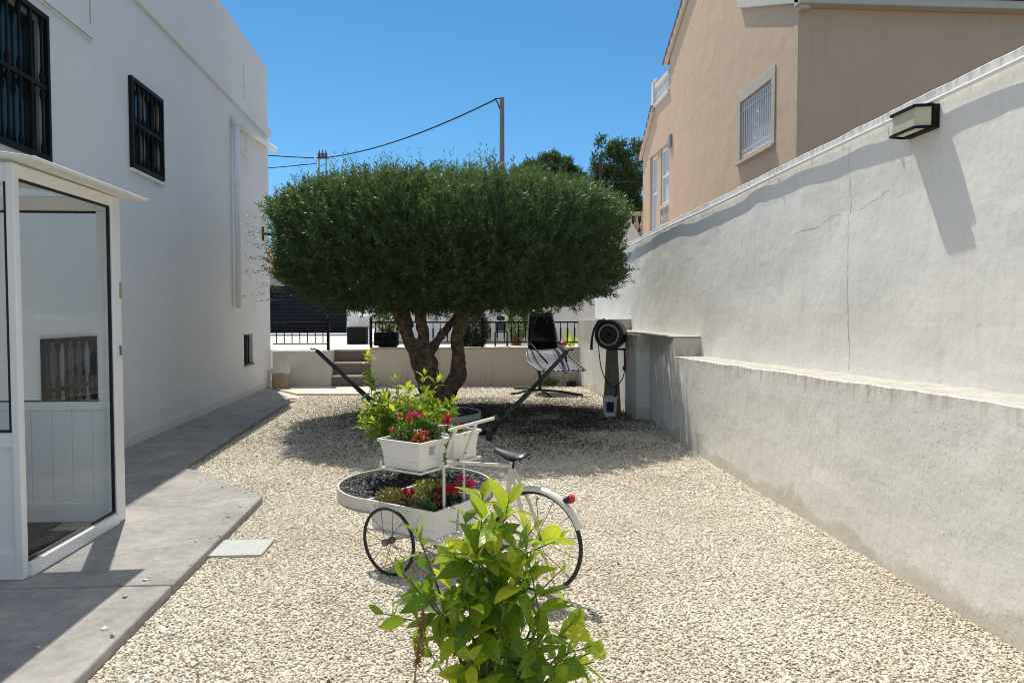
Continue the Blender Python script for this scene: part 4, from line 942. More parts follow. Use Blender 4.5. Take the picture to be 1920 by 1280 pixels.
pine('rounded lower pine tree just right of the grey pole', (3.6, 48, -.05),
     [(2.6, 48, 10.0, 1.1, 1, .75), (4.3, 48, 10.4, 1.2, 1.1, .8), (5.4, 48.5, 9.9, 1.0, 1, .8), (3.4, 48, 9.0, 1.6, 1.3, .8), (5.0, 48, 8.9, 1.5, 1.3, .8)], 18000, .30, .035, (1.6, 1.15))

# ============================================================ OLIVE TREE in its ring
RX, RY = -.46, 10.95
tree = thing('olive_tree', (RX, RY, 0), 'big clipped olive tree with wide flat topped crown in the garden middle', 'tree')
tm = MB()
def limb(pts, rs, n=14):
    tm.tube(pts, rs, n)
limb([(-.50, 11.0, -.05), (-.50, 11.0, .25), (-.60, 11.0, .6), (-.66, 11.0, .9), (-.70, 11.02, 1.1)], [.30, .19, .18, .205, .17])
limb([(-.68, 11.0, .85), (-.88, 11.0, 1.2), (-1.04, 11.02, 1.6), (-1.3, 11.1, 2.3), (-1.5, 11.2, 2.9)], [.13, .105, .09, .07, .05])
limb([(-.68, 11.0, .9), (-.66, 10.95, 1.25), (-.73, 10.9, 1.75), (-.7, 10.8, 2.4), (-.6, 10.7, 3.0)], [.12, .09, .085, .07, .05])
limb([(-.62, 11.05, .95), (-.42, 11.1, 1.25), (-.2, 11.3, 1.5), (.2, 11.5, 2.2)], [.10, .065, .06, .05])
limb([(-.5, 11.0, .12), (-.3, 10.98, .40), (-.13, 10.98, .66), (-.12, 10.98, .95), (-.16, 10.97, 1.25), (-.04, 10.95, 1.6), (.07, 10.93, 1.9), (.4, 10.9, 2.5), (.8, 10.9, 3.0)], [.15, .135, .14, .105, .10, .105, .10, .07, .04])
limb([(-.9, 11.05, 1.4), (-1.05, 11.3, 2.0), (-1.3, 11.9, 2.6)], [.09, .07, .04]); limb([(-.1, 11, 1.5), (.2, 11.6, 2.2), (.5, 12.2, 2.8)], [.09, .07, .04])
for k in range(16):
    a = random.uniform(0, 6.28); r_ = random.uniform(.3, .9); x, y = -.3 + .6 * math.cos(a), 11 + .6 * math.sin(a)
    limb([(x, y, 1.9), (x + r_ * math.cos(a), y + r_ * math.sin(a), 2.3), (x + 1.7 * r_ * math.cos(a), y + 1.7 * r_ * math.sin(a), 2.6)], [.05, .035, .015], 7)
tr_ = tm.build('trunk', 'bark', tree)
md = tr_.modifiers.new('remesh', 'REMESH'); md.mode = 'VOXEL'; md.voxel_size = .018; md.use_smooth_shade = True
md = tr_.modifiers.new('smooth', 'SMOOTH'); md.factor = .5; md.iterations = 4
tx = bpy.data.textures.new('bark_relief', 'CLOUDS'); tx.noise_scale = .12; tx.noise_depth = 4
md = tr_.modifiers.new('relief', 'DISPLACE'); md.texture = tx; md.strength = .06; md.mid_level = .5
CX, CY, CZ, CA, CC = -.24, 11.1, 2.54, 2.66, .87
def crown_f(p):
    q = (p - np.array([CX, CY, CZ]))
    rho = np.sqrt(q[:, 0] ** 2 + (q[:, 1] * .98) ** 2)
    th = np.arctan2(q[:, 1], q[:, 0])
    lump = 1 + .13 * (vnoise(th * 3.2 + 20, q[:, 2] * 2.4 + 9, 77) - .5) + .07 * (vnoise(th * 9 + 40, q[:, 2] * 6 + 30, 78) - .5)
    cc = np.where(q[:, 2] > 0, CC, CC * (1 - .0 * q[:, 2])) * (1 + .10 * (vnoise(p[:, 0] * 2.2 + 60, p[:, 1] * 2.2, 79) - .5))
    zz = np.clip(-q[:, 2] / CC, 0, 1); lump = lump * (1 - .11 * zz ** 1.8)
    return ((rho / (CA * lump)) ** 4.3 + (np.abs(q[:, 2]) / cc) ** 4.3) ** (1 / 4.3)
NS = 82000
p = np.stack([rng.uniform(CX - 3.1, CX + 3.1, NS), rng.uniform(CY - 3.1, CY + 3.1, NS), rng.uniform(CZ - 1.15, CZ + 1.15, NS)], 1)
ff = crown_f(p)
keep = (ff < 1) & ((ff > .80) | (rng.uniform(0, 1, NS) < .42))
p = p[keep]; ff = ff[keep]
q = p - np.array([CX, CY, CZ])
rho = np.sqrt(q[:, 0] ** 2 + q[:, 1] ** 2) + 1e-6
g3 = np.stack([q[:, 0] / rho * (rho / CA) ** 1.7, q[:, 1] / rho * (rho / CA) ** 1.7, np.sign(q[:, 2]) * (np.abs(q[:, 2]) / CC) ** 1.5 * 1.6], 1)
nm = nrm(g3 + 1e-6)
ns = len(p)
axis = nrm(nm * .55 + np.array([0, 0, .75]) + randdir(ns) * .5)
# upright wispy shoots on the flat top
nw = 560
wa = rng.uniform(0, 2 * PI, nw); wr = CA * .93 * np.sqrt(rng.uniform(0, 1, nw))
wa = wa + .25 * np.sin(wa * 7) ; wr = wr * (1 + .06 * np.sin(wa * 11)); wp = np.stack([CX + wr * np.cos(wa), CY + wr * np.sin(wa), np.full(nw, CZ + CC * .97) - .25 * (wr / CA) ** 4 * 1.0], 1)
wax = nrm(np.array([0, 0, 1.0]) + randdir(nw) * .22)
# straggling shoots at the left edge
nl = 60
la_ = rng.uniform(PI * .86, PI * 1.2, nl)
lpz = rng.uniform(CZ - .75, CZ + .5, nl)
lpp = np.stack([CX + 2.5 * np.cos(la_), CY + 2.5 * np.sin(la_), lpz], 1)
lax = nrm(np.stack([np.cos(la_), np.sin(la_), rng.uniform(-.2, .7, nl)], 1) + randdir(nl) * .3)
def sprigs(p, axis, length, nleaf, L, W, seed):
    n = len(p); a = nrm(np.cross(axis, randdir(n))); b = np.cross(axis, a); ps = []
    for i in range(nleaf):
        t = (i + .5) / nleaf; sg = 1 if i % 2 else -1
        ph = (i // 2) * 1.57
        side = (a * math.cos(ph) + b * math.sin(ph)) * sg
        base = p + axis * (length * t)[:, None]
        d = nrm(axis * .75 + side * .75 + rng.normal(0, .18, (n, 3)))
        ps.append(diamond_arrays(base, d, np.cross(d, axis) * .3 + axis + rng.normal(0, .5, (n, 3)), L * rng.uniform(.65, 1.2, n), W * rng.uniform(.8, 1.2, n)))
    return ps
ps = sprigs(p, axis, rng.uniform(.10, .26, ns), 18, .066, .0085, 1)
ps += sprigs(wp, wax, rng.uniform(.08, .5, nw) ** 1.0, 16, .052, .0065, 2)
ps += sprigs(lpp, lax, rng.uniform(.2, .62, nl), 16, .052, .0065, 3)
v, f = join(ps)
print('olive leaves', len(f), 'sprigs', ns)
npmesh('crown', v, f, 'olive', tree)
def ring_bed(cx, cy, r, label):
    o = thing('planting_ring', (cx, cy, 0), label, 'planting ring')
    MB().lathe([(r - .03, -.05), (r, -.05), (r, .105), (r - .004, .11), (r - .014, .11), (r - .018, .105), (r - .03, -.05)], (cx, cy, 0), n=72).build('rim', 'ring', o, smooth=False)
    MB().lathe([(r - .025, .05), (.0, .062)], (cx, cy, 0), n=48).build('soil', 'soil', o)
    def keep(x, y): return (x - cx) ** 2 + (y - cy) ** 2 < (r - .03) ** 2
    v, f = chips(9500, cx - r, cx + r, cy - r, cy + r, .024, .078, keep)
    s = npmesh('chippings', v, f, 'blackstone', o); s['kind'] = 'stuff'
    return o
ring_bed(-.46, 6.33, .68, 'white ring bed of black chippings behind the flower trike')
ring_bed(-.46, 10.95, .68, 'white ring bed around the foot of the olive tree')

# ============================================================ CITRUS PLANTS
def citrus(label, base, clusters, name='citrus_shrub', wr=.27, root=None, curl=.3):
    """clusters: (tip, axis, leaves, leaf length, young?)"""
    o = thing(name, base, label, 'shrub')
    old, new, st = [], [], MB()
    root = Vector(root or base)
    for tip, ax, n, L, young in clusters:
        tip = Vector(tip); ax = Vector(ax).normalized()
        if young:
            k = max(4, int(n * .5))
            new.append(sprig_leaves(tip, ax, k, L * .95, (.2, .95), .45, wr, curl))
            old.append(sprig_leaves(tip - ax * L * .75, ax, n - k, L, (.8, 1.5), .9, wr, curl))
        else: old.append(sprig_leaves(tip, ax, n, L, (.35, 1.5), 1.0, wr, curl))
        low = tip - ax * L * 2.2
        j = root.lerp(low, .45); j.z = max(j.z, root.z + (low.z - root.z) * .55)
        st.tube([root, j, low, tip], [.008, .006, .004, .002], 6)
    v, f = join(old); leaf_coords(npmesh('leaves', v, f, 'lemon_old', o, True), len(v), LEMON_ROWS)
    if new: v, f = join(new); leaf_coords(npmesh('young_leaves', v, f, 'lemon_new', o, True), len(v), LEMON_ROWS)
    st.build('stem', 'stem_green', o)
    return o
# foreground plant: base below the frame
FB = (.06, 2.42, 0)
def fg(u, v, dy=0): return at(u, v, 2.42 + dy)
cl = [*[(fg(u, v, random.uniform(-.14, .14)), (random.uniform(-.5, .5), random.uniform(-.5, .4), .8), 9, .12, v < 1080 and random.random() < .45) for (u, v) in [(930, 985), (985, 1020), (880, 1010), (960, 1060), (840, 1075), (910, 1150), (870, 1120)]],
      (fg(1090, 1185, .05), (.7, .0, .7), 9, .12, 1), (fg(1065, 1225, -.05), (.5, -.3, .6), 8, .12, 0), (fg(1115, 1240, .0), (.8, -.2, .3), 7, .125, 1), (fg(1130, 1215, .05), (.9, .1, .25), 5, .12, 1),
      (fg(905, 925, .05), (.05, .1, 1), 13, .125, 1), (fg(955, 935, -.03), (.25, 0, 1), 11, .12, 1), (fg(868, 965, .0), (-.3, -.1, 1), 8, .125, 0),
      (fg(1000, 990, .1), (.6, .2, .7), 10, .115, 1), (fg(1050, 1010, .05), (.85, .0, .35), 10, .12, 1), (fg(925, 1030, -.12), (.0, -.5, .8), 11, .12, 1),
      (fg(850, 1035, -.05), (-.3, -.3, .8), 11, .115, 1), (fg(780, 990, .06), (-.35, .1, .95), 9, .11, 0), (fg(755, 1075, .0), (-.6, .0, .7), 10, .11, 0),
      (fg(720, 1150, .05), (-.9, .1, .2), 6, .12, 0), (fg(800, 1110, -.08), (-.3, -.5, .7), 9, .11, 0), (fg(990, 1065, -.06), (.4, -.4, .7), 10, .115, 1),
      (fg(900, 1100, -.1), (.0, -.6, .6), 10, .11, 0), (fg(955, 1110, .1), (.2, .5, .7), 9, .11, 0), (fg(1060, 1060, .1), (.7, .4, .5), 7, .11, 1),
      (fg(1075, 1165, -.05), (.6, -.2, .7), 9, .115, 1), (fg(1110, 1210, .0), (.9, -.1, .3), 8, .13, 1), (fg(1020, 1190, -.1), (.3, -.4, .75), 9, .12, 0),
      (fg(860, 1180, -.1), (-.2, -.5, .7), 9, .115, 1), (fg(880, 1235, -.15), (-.1, -.6, .6), 9, .12, 1), (fg(960, 1230, .05), (.1, .1, .8), 10, .115, 0),
      (fg(800, 1215, .05), (-.5, .1, .7), 6, .11, 0), (fg(1040, 1270, -.1), (.5, -.4, .5), 8, .13, 0), (fg(860, 1290, -.1), (-.4, -.3, .6), 8, .13, 1),
      (fg(940, 1180, .12), (.1, .5, .6), 9, .11, 0), (fg(1000, 1140, .08), (.4, .3, .6), 8, .11, 0), (fg(830, 1120, .1), (-.3, .5, .6), 8, .11, 0)]
cl = [(a, b, int(n * 1.2), L * 1.03, y) for a, b, n, L, y in cl]
citrus('young lemon bush with bright yellow green leaves in the foreground', FB, cl, wr=.225, root=(.06, 2.42, .02), curl=.5)
ds = thing('dry_stalk', at(770, 1300, 2.35), 'brown dried flower stalk left of the foreground lemon bush', 'dried stalk')
p0, p1 = at(775, 1300, 2.35), at(795, 1148, 2.33)
MB().tube([p0, p0.lerp(p1, .5) + Vector((-.004, 0, 0)), p1], [.004, .003, .002], 5).build('stalk', 'drystalk', ds)
n = 260
t = rng.uniform(.35, 1, n); pts = np.array(p0)[None] * (1 - t[:, None]) + np.array(p1)[None] * t[:, None]
rr = .014 * np.sin(np.clip((t - .3) / .7, 0, 1) * PI) ** .6
pts = pts + randdir(n) * rr[:, None]
v, f = diamond_arrays(pts, nrm(randdir(n) + np.array([0, 0, 1.0])), randdir(n), .016, .004)
npmesh('seed_head', v, f, 'drystalk', ds)
# middle shrub, growing in the ring of black chippings
MY = 6.5
def md_(u, v, dy=0): return at(u, v, MY + dy)
cl = []
for (u, v, ax, n, young) in [(690, 665, (-.1, 0, 1), 12, 1), (692, 700, (-.1, -.1, 1), 9, 0), (700, 745, (.1, 0, 1), 9, 0), (722, 735, (-.3, 0, 1), 8, 0), (742, 710, (-.1, 0, 1), 9, 1), (765, 722, (0, .1, 1), 10, 1), (795, 700, (.1, 0, 1), 7, 1), (822, 708, (.4, 0, 1), 8, 1),
                             (800, 730, (.1, -.2, 1), 12, 1), (775, 748, (0, -.2, 1), 12, 1), (745, 755, (-.2, -.1, 1), 11, 1), (820, 755, (.3, -.1, 1), 11, 1), (850, 748, (.6, 0, .8), 11, 1), (842, 780, (.5, -.2, .8), 11, 1), (680, 780, (-.8, 0, .6), 12, 0),
                             (672, 765, (-.8, .2, .5), 8, 0), (700, 795, (-.5, -.3, .6), 11, 0), (730, 790, (-.2, -.5, .7), 11, 0), (760, 785, (0, -.5, .8), 11, 0), (795, 785, (.1, -.5, .8), 12, 1), (825, 800, (.3, -.5, .6), 10, 1), (690, 815, (-.6, -.2, .2), 10, 0), (715, 820, (-.3, -.4, .2), 9, 0), (850, 810, (.5, -.2, .3), 9, 0), (740, 770, (.2, .4, .8), 10, 0), (790, 765, (.2, .5, .8), 10, 0), (715, 760, (-.3, .4, .8), 10, 0)]:
    cl.append((md_(u, v, random.uniform(-.22, .22)), ax, int(n * 1.5), .10, young))
for k in range(84):
    a = random.uniform(0, 6.28); r_ = math.sqrt(random.random()); 
    q = md_(765 + 92 * r_ * math.cos(a), 778 + 44 * r_ * math.sin(a), random.uniform(-.35, .35))
    cl.append((q, (.7 * r_ * math.cos(a), random.uniform(-.5, .4), .8), 13, .09, random.random() < .4))
citrus('bushy yellow green citrus shrub behind the white planters of the trike', (-.56, 6.5, .085), cl, wr=.21, root=(-.56, 6.5, .08))

# ============================================================ HAMMOCK STAND
hs = thing('hammock_stand', (-.26, 9.4, 0), 'dark steel hammock stand without hammock, two slanting arms', 'hammock stand')
FR, FL = Vector((.33, 9.36, .05)), Vector((-.86, 9.55, .05))
b = MB(); b.bar(FL, FR, .05, .05)
b.build('base_beam', 'hammock', hs, bevel=.008)
for c_ in (FR, FL):
    b = MB(); b.bar(c_ + Vector((-.05, -.42, -.025)), c_ + Vector((.05, .42, -.025)), .055, .05); b.bar(c_ + Vector((-.05, -.42, -.055)), c_ + Vector((-.05, -.42, .10)), .07, .075)
    b.build('foot', 'hammock', hs, bevel=.008)
TR, TL = Vector((1.33, 9.30, 1.12)), Vector((-2.02, 9.7, 1.12))
for c_, t_, s in ((FR, TR, 1), (FL, TL, -1)):
    a = MB(); m_ = c_.lerp(t_, .52)
    a.tube([c_ + Vector((-.14 * s, 0, -.01)), c_ + Vector((.02 * s, 0, .03)), c_ + Vector((.1 * s, 0, .12)), m_], .033, 10)
    a.tube([m_ - (t_ - c_).normalized() * .12, t_], .027, 10)
    arm = a.build('arm', 'hammock', hs, smooth=True)
    MB().tube([t_, t_ + Vector((.02 * s, 0, .02)), t_ + Vector((.06 * s, 0, .015)), t_ + Vector((.08 * s, 0, .03))], .01, 6).build('hook', 'iron', arm)

# ============================================================ HANGING SWING CHAIR
sw = thing('swing_chair', (1.55, 14.3, 0), 'black and grey hanging lounge chair on a cross footed stand', 'swing chair')
bc = Vector((1.5, 14.45, .06))
for e_ in ((.88, 14.05, .02), (1.02, 15.2, .02), (1.62, 13.55, .02), (2.28, 13.8, .02)):
    MB().tube([bc, bc.lerp(Vector(e_), .5) + Vector((0, 0, .02)), Vector(e_)], .024, 8).build('leg', 'hammock', sw, smooth=True)
MB().tube([bc, bc + Vector((0, 0, .3)), Vector((1.46, 14.8, .55)), Vector((1.5, 15.35, 1.1)), Vector((1.55, 15.5, 1.7)), Vector((1.58, 15.3, 2.2)), Vector((1.6, 14.9, 2.35)), Vector((1.6, 14.6, 2.3))], .035, 10).build('post', 'hammock', sw, smooth=True)
Lr = [(1.44, 13.75, .50), (1.24, 14.12, .64), (1.22, 14.4, .82), (1.27, 14.75, .92), (1.30, 15.0, 1.2), (1.36, 15.2, 1.66)]
Rr = [(2.33, 13.8, .51), (2.14, 14.12, .70), (1.98, 14.4, .88), (1.92, 14.75, .94), (1.90, 15.0, 1.2), (1.82, 15.2, 1.66)]
def spline(P, n):
    P = [Vector(p) for p in P]; out = []
    for i in range(len(P) - 1):
        p0, p1, p2, p3 = P[max(i-1,0)], P[i], P[i+1], P[min(i+2, len(P)-1)]
        for k in range(n):
            t = k / n; out.append(.5 * ((2*p1) + (p2-p0)*t + (2*p0-5*p1+4*p2-p3)*t*t + (3*p1-p0-3*p2+p3)*t**3))
    out.append(P[-1]); return out
LS, RS = spline(Lr, 6), spline(Rr, 6)
lf = MB(); lf.tube(LS, .018, 8); lf.tube(RS, .018, 8); lf.tube([LS[0], RS[0]], .018, 8); lf.tube([LS[-1], RS[-1]], .018, 8)
fr_ = lf.build('seat_frame', 'lacing', sw, smooth=True)
for S in (LS, RS):
    for i in range(0, len(S) - 1): MB().tube([S[i].lerp(S[i+1], .2), S[i].lerp(S[i+1], .42)], .020, 8).build('lacing_loop', 'sling_black', fr_)
for k in range(9): MB().tube([LS[0].lerp(RS[0], (k + .38) / 9), LS[0].lerp(RS[0], (k + .62) / 9)], .020, 8).build('lacing_loop', 'sling_black', fr_)
def sling(i0, i1, sagf, nm, mt, rib):
    P = []
    for i in range(i0, i1 + 1):
        for sub in range(4 if i < i1 else 1):
            a = LS[i].lerp(LS[min(i+1, len(LS)-1)], sub / 4); b_ = RS[i].lerp(RS[min(i+1, len(RS)-1)], sub / 4); row = []
            for k in range(11):
                t = .03 + .94 * k / 10; q = a.lerp(b_, t); dz = -sagf * 4 * t * (1 - t) + rib * (1 if (i * 4 + sub) % 4 < 2 else -1)
                row.append(q + Vector((0, -dz * .3, dz)))
            P.append(row)
    return MB().grid(P).build(nm, mt, sw, smooth=True, solid=.008)
sling(0, 17, .05, 'seat_sling', 'sling', .003); sling(17, len(LS) - 1, .03, 'back_sling', 'sling_black', .003)
hd = MB()
P = []
for i in range(20, len(LS) - 1):
    P.append([LS[i].lerp(RS[i], t) + Vector((0, -.05 - .03 * math.sin(PI * t), .0)) for t in np.linspace(.08, .92, 7)])
MB().grid(P).build('back_cushion', 'sling_black', sw, smooth=True, solid=.05)
for S, s in ((LS, 1), (RS, -1)):
    a0 = S[20] + Vector((s * .02, -.02, .0)); a1 = S[9] + Vector((s * .12, -.1, .22)) ; a2 = S[3] + Vector((s * .26, .02, .08))
    MB().tube([a0, a0.lerp(a1, .6) + Vector((0, 0, .04)), a1.lerp(a2, .4), a2], .016, 8).build('armrest', 'iron', sw, smooth=True)
MB().tube([Vector((1.6, 14.6, 2.3)), Vector((1.6, 14.7, 1.9)), LS[-1].lerp(RS[-1], .5)], .008, 6).build('hanging_chain', 'iron', sw)
bl_ = thing('ball', (1.97, 14.9, .98), 'small red and white ball resting beside the swing chair', 'ball')
MB().lathe([(.0, .86)] + [(.085 * math.sin(t), .945 - .085 * math.cos(t)) for t in np.linspace(.2, PI / 2, 8)], (1.99, 14.62, 0.03), n=16).build('lower_half', 'balus_white', bl_, smooth=True)
MB().lathe([(.085 * math.sin(t), .945 - .085 * math.cos(t)) for t in np.linspace(PI / 2, PI - .05, 8)] + [(0, 1.03)], (1.99, 14.62, 0.03), n=16).build('upper_half', 'redplastic', bl_, smooth=True)

# ============================================================ HOSE REEL, BOARDS, BUCKET, SACK, COVER
hr = thing('hose_reel', (2.36, 11.4, 1.28), 'round black hose reel box with grey rim mounted at the wall pier', 'hose reel')
HA = Vector((-.46, -.89, 0)).normalized(); HC = Vector((2.26, 11.2, 1.28))
MB().lathe([(.0, -.30), (.20, -.30), (.235, -.27), (.24, -.03), (.225, 0), (.17, .004), (.17, -.02), (.0, -.02)], HC, axis=HA, n=40).build('housing', 'hose', hr, smooth=False, bevel=.004)
MB().lathe([(.172, .0), (.172, .012), (.150, .012), (.150, -.01), (.172, 0)], HC, axis=HA, n=40).build('rim', 'reelring', hr)
MB().lathe([(.0, .03), (.022, .028), (.025, -.02)], HC, axis=HA, n=14).build('hub', 'iron', hr)
MB().bar(HC - HA * .15 + Vector((-.02, 0, -.235)), Vector((2.6, 11.33, 1.045)), .10, .03).build('bracket', 'hose', hr, bevel=.006)
MB().bar(HC - HA * .2 + Vector((.05, 0, .2)), Vector((2.60, 11.35, 1.3)), .06, .03).build('bracket', 'hose', hr, bevel=.006)
b = MB(); b.tube([HC + Vector((-.05, .1, .235)), HC + Vector((-.16, .02, .20)), HC + Vector((-.235, .0, .08)), HC + Vector((-.265, 0, -.05)), HC + Vector((-.275, 0, -.19))], [.03, .03, .02, .018, .022], 8)
nz = b.build('outlet_hose', 'hose', hr, smooth=True)
MB().lathe([(.02, -.02), (.028, 0), (.022, .03)], HC + Vector((-.272, 0, -.22)), n=12).build('nozzle', 'steel', nz)
MB().tube(spline([HC + Vector((-.16, -.05, -.05)), HC + Vector((-.165, -.06, -.25)), HC + Vector((-.11, -.1, -.60)), HC + Vector((.06, -.06, -.84)), HC + Vector((.22, .0, -.72)), HC + Vector((.29, .08, -.5)), HC + Vector((.29, .12, -.3))], 8), .0085, 8).build('hose', 'hose', hr, smooth=True)
MB().lathe([(.0, -.04), (.03, -.03), (.035, 0), (.03, .03), (0, .04)], (2.545, 11.3, .74), n=12).tube([(2.545, 11.3, .77), (2.55, 11.34, 1.04)], .012, 6).build('tap', 'redplastic', hr, smooth=True)
pb_ = thing('wooden_board', (2.4, 11.6, 0), 'two weathered boards leaning upright below the hose reel', 'board')
MB().hexa([(2.20, 11.30, -.02), (2.36, 11.33, -.02), (2.36, 11.36, -.02), (2.20, 11.33, -.02), (2.30, 11.52, 1.2), (2.40, 11.55, 1.2), (2.40, 11.58, 1.2), (2.30, 11.55, 1.2)]).build('edge_board', 'board_edge', pb_, bevel=.003)
MB().hexa([(2.24, 11.25, -.02), (2.49, 11.27, -.02), (2.49, 11.295, -.02), (2.24, 11.275, -.02), (2.32, 11.46, 1.18), (2.46, 11.48, 1.18), (2.46, 11.505, 1.18), (2.32, 11.485, 1.18)]).build('face_board', 'board', pb_, bevel=.003)
bk = thing('bucket', (2.24, 10.95, 0), 'small white bucket with dark label in the tree shade', 'bucket')
MB().lathe([(.0, .0), (.098, .0), (.112, .30), (.118, .305), (.118, .325), (.108, .325), (.095, .02), (.0, .02)], (2.24, 10.95, -.003), n=28).build('body', 'planter', bk)
lb_ = MB(); P = [[(2.24 + (.1005 + .0467 * (z - .0)) * math.sin(t), 10.95 - (.1005 + .0467 * z) * math.cos(t), z) for t in np.linspace(-.75, .35, 9)] for z in np.linspace(.09, .25, 4)]
lbo = lb_.grid(P).build('label', 'label_dark', bk, solid=.001)
MB().tube([(2.24 + .12 * math.cos(t), 10.95 + .02 - .0 * t, .31 + .10 * math.sin(t)) for t in np.linspace(0, PI, 11)], .004, 5).build('handle', 'steel', bk)
br_ = thing('hand_brush', (2.3, 10.97, .2), 'black tool handle sticking out of the white bucket', 'tool')
MB().bar((2.27, 10.96, .06), (2.35, 10.99, .46), .04, .02).build('grip', 'hose', br_, bevel=.006)
MB().box((2.25, 10.94, .025), (2.30, 10.98, .08)).build('head', 'hose', br_, bevel=.008)
sk = thing('sand_sack', (-3.98, 15.42, .05), 'slumped clear plastic sack of sand beside the white house corner', 'sack')
def sackshell(z0, z1, n, fn):
    P = []
    for i in range(n + 1):
        z = z0 + (z1 - z0) * i / n; row = []
        for k in range(25):
            a = 2 * PI * k / 24; c_, s_ = math.cos(a), math.sin(a)
            rx, ry = fn(z); sq = (abs(c_) ** 3 + abs(s_) ** 3) ** (-1 / 3)
            wob = 1 + .16 * float(fbm(a * 1.3 + 9, z * 7, 51, 3))
            row.append((-3.98 + rx * c_ * sq * wob, 15.44 + ry * s_ * sq * wob, z))
        P.append(row)
    return P
MB().grid(sackshell(.02, .36, 10, lambda z: (.185 - .05 * max(0, z - .28), .12 - .05 * z))).build('sand_fill', 'bag', sk, smooth=True)
MB().grid(sackshell(.34, .60, 10, lambda z: (.18 + .03 * math.sin(z * 20), .10 - .22 * (z - .34)))).build('sack_top', 'bag_top', sk, smooth=True)
tag(MB().box((-1.71, 4.73, -.02), (-1.36, 5.06, .018)).build('inspection_cover', 'slab', bevel=.005), 'square pale grey cover slab set in the gravel beside the path', 'cover slab')
# weeds along the terrace wall
def weed(label, x, y, n, L, W, mt, flower=None, fl=0):
    o = thing('weed', (x, y, 0), label, 'plant')
    d = nrm(rng.normal(size=(n, 3)) * np.array([1, .6, .3]) + np.array([0, 0, 1.0]))
    p = np.stack([x + rng.normal(0, L * .35, n), y + rng.normal(0, .05, n), rng.uniform(0, .05, n)], 1)
    v, f = diamond_arrays(p, d, randdir(n), L * rng.uniform(.5, 1.1, n), W); npmesh('leaves', v, f, mt, o)
    if flower:
        m = MB(); qs = []
        for k in range(fl):
            q = Vector((x + random.uniform(-.22, .3), y, random.uniform(.15, .55))); m.tube([(x, y, .02), (q.x * .5 + x * .5, y, q.z * .7), q], .003, 4); qs.append(q)
        m.build('stem', 'stem_green', o)
        for q in qs:
            c_ = np.repeat(np.array([list(q)]), 8, 0); v, f = diamond_arrays(c_, randdir(8), randdir(8), .03, .01); npmesh('flower', v, f, flower, o)
weed('green weed tuft with small yellow flowers against the tan wall', 1.85, 15.75, 160, .22, .008, 'herb', 'sedum_yellow', 9)
weed('low dark plant at the right end of the tan wall', 2.35, 15.7, 140, .13, .012, 'dark_bush')

# ============================================================ FLOWER TRIKE
tk = thing('flower_trike', (0, 4.3, 0), 'white metal planter trike with black wheels, saddle and flower boxes', 'trike')
TF, TRt, TP = Vector((-.8, .6, 0)), Vector((.6, .8, 0)), Vector((.40, 4.02, 0))
def T(f_, r_, z): return TP + TF * f_ + TRt * r_ + Vector((0, 0, z))
def wheel(c_, Rr_, tr, ns, lean=0):
    c_ = Vector(c_); ax = TRt
    m = MB(); m.lathe([(.012, -.045), (.022, -.04), (.022, -.02), (.016, -.015), (.016, .015), (.022, .02), (.022, .04), (.012, .045)], c_, axis=ax, n=12)
    u, v_ = TF, Vector((0, 0, 1))
    rim = [(c_ + (u * math.cos(t) + v_ * math.sin(t)) * (Rr_ - tr * 1.6)) for t in np.linspace(0, 2 * PI, 57)[:-1]]
    m.tube(rim, tr * .45, 6, closed=True)
    for k in range(ns):
        t = 2 * PI * k / ns + .2; e_ = u * math.cos(t) + v_ * math.sin(t)
        m.tube([c_ + e_ * .018 + ax * (.03 if k % 2 else -.03), c_ + e_ * (Rr_ - tr * 1.6)], .0022, 4)
    wo = m.build('wheel', 'steel', tk)
    MB().tube([(c_ + (u * math.cos(t) + v_ * math.sin(t)) * (Rr_ - tr)) for t in np.linspace(0, 2 * PI, 65)[:-1]], tr, 8, closed=True).build('tyre', 'tyre', wo, smooth=True)
wheel(T(0, 0, .298), .298, .0125, 14); wheel(T(.90, -.27, .212), .212, .0105, 12); wheel(T(.90, .27, .212), .212, .0105, 12)
fm = MB(); W_ = 'white_paint'
fm.bar(T(.60, -.10, .235), T(.60, -.10, .72), .017, .018); fm.bar(T(.60, .10, .235), T(.60, .10, .72), .017, .018)
fm.bar(T(.60, -.10, .715), T(.50, -.10, .93), .017, .018, (.6, .8, 0)); fm.bar(T(.60, .10, .715), T(.50, .10, .93), .017, .018, (.6, .8, 0))
fm.bar(T(.62, .0, .685), T(.17, 0, .715), .018, .020); fm.bar(T(.60, -.12, .705), T(.60, .12, .675), .022, .02)
fm.tube([T(.17, 0, .745), T(.19, 0, .60), T(.27, 0, .25)], .016, 8)
for s in (-1, 1):
    fm.tube([T(.175, s * .012, .71), T(.08, s * .05, .50), T(0, s * .055, .298)], .012, 6)
    fm.tube([T(.27, s * .02, .25), T(0, s * .055, .298)], .011, 6)
fm.bar(T(.27, 0, .25), T(.90, 0, .232), .017, .018); fm.bar(T(.90, -.26, .212), T(.90, .26, .212), .018, .018)
fm.build('frame', W_, tk, bevel=.003)
MB().bar(T(.48, -.20, .925), T(.48, .26, .940), .022, .018).build('handlebar', W_, tk, bevel=.004)
MB().bar(T(.48, .262, .940), T(.48, .285, .941), .03, .028).build('handlebar_cap', 'tyre', tk)
bt = MB()
for r_ in (-.10, .10): bt.lathe([(.010, 0), (.010, .006), (0, .008)], T(.588, r_, .735), axis=-TF, n=8)
bt.lathe([(.010, 0), (.010, .006), (0, .008)], T(.588, .02, .697), axis=-TF, n=8)
bt.build('bolt', 'rust', tk)
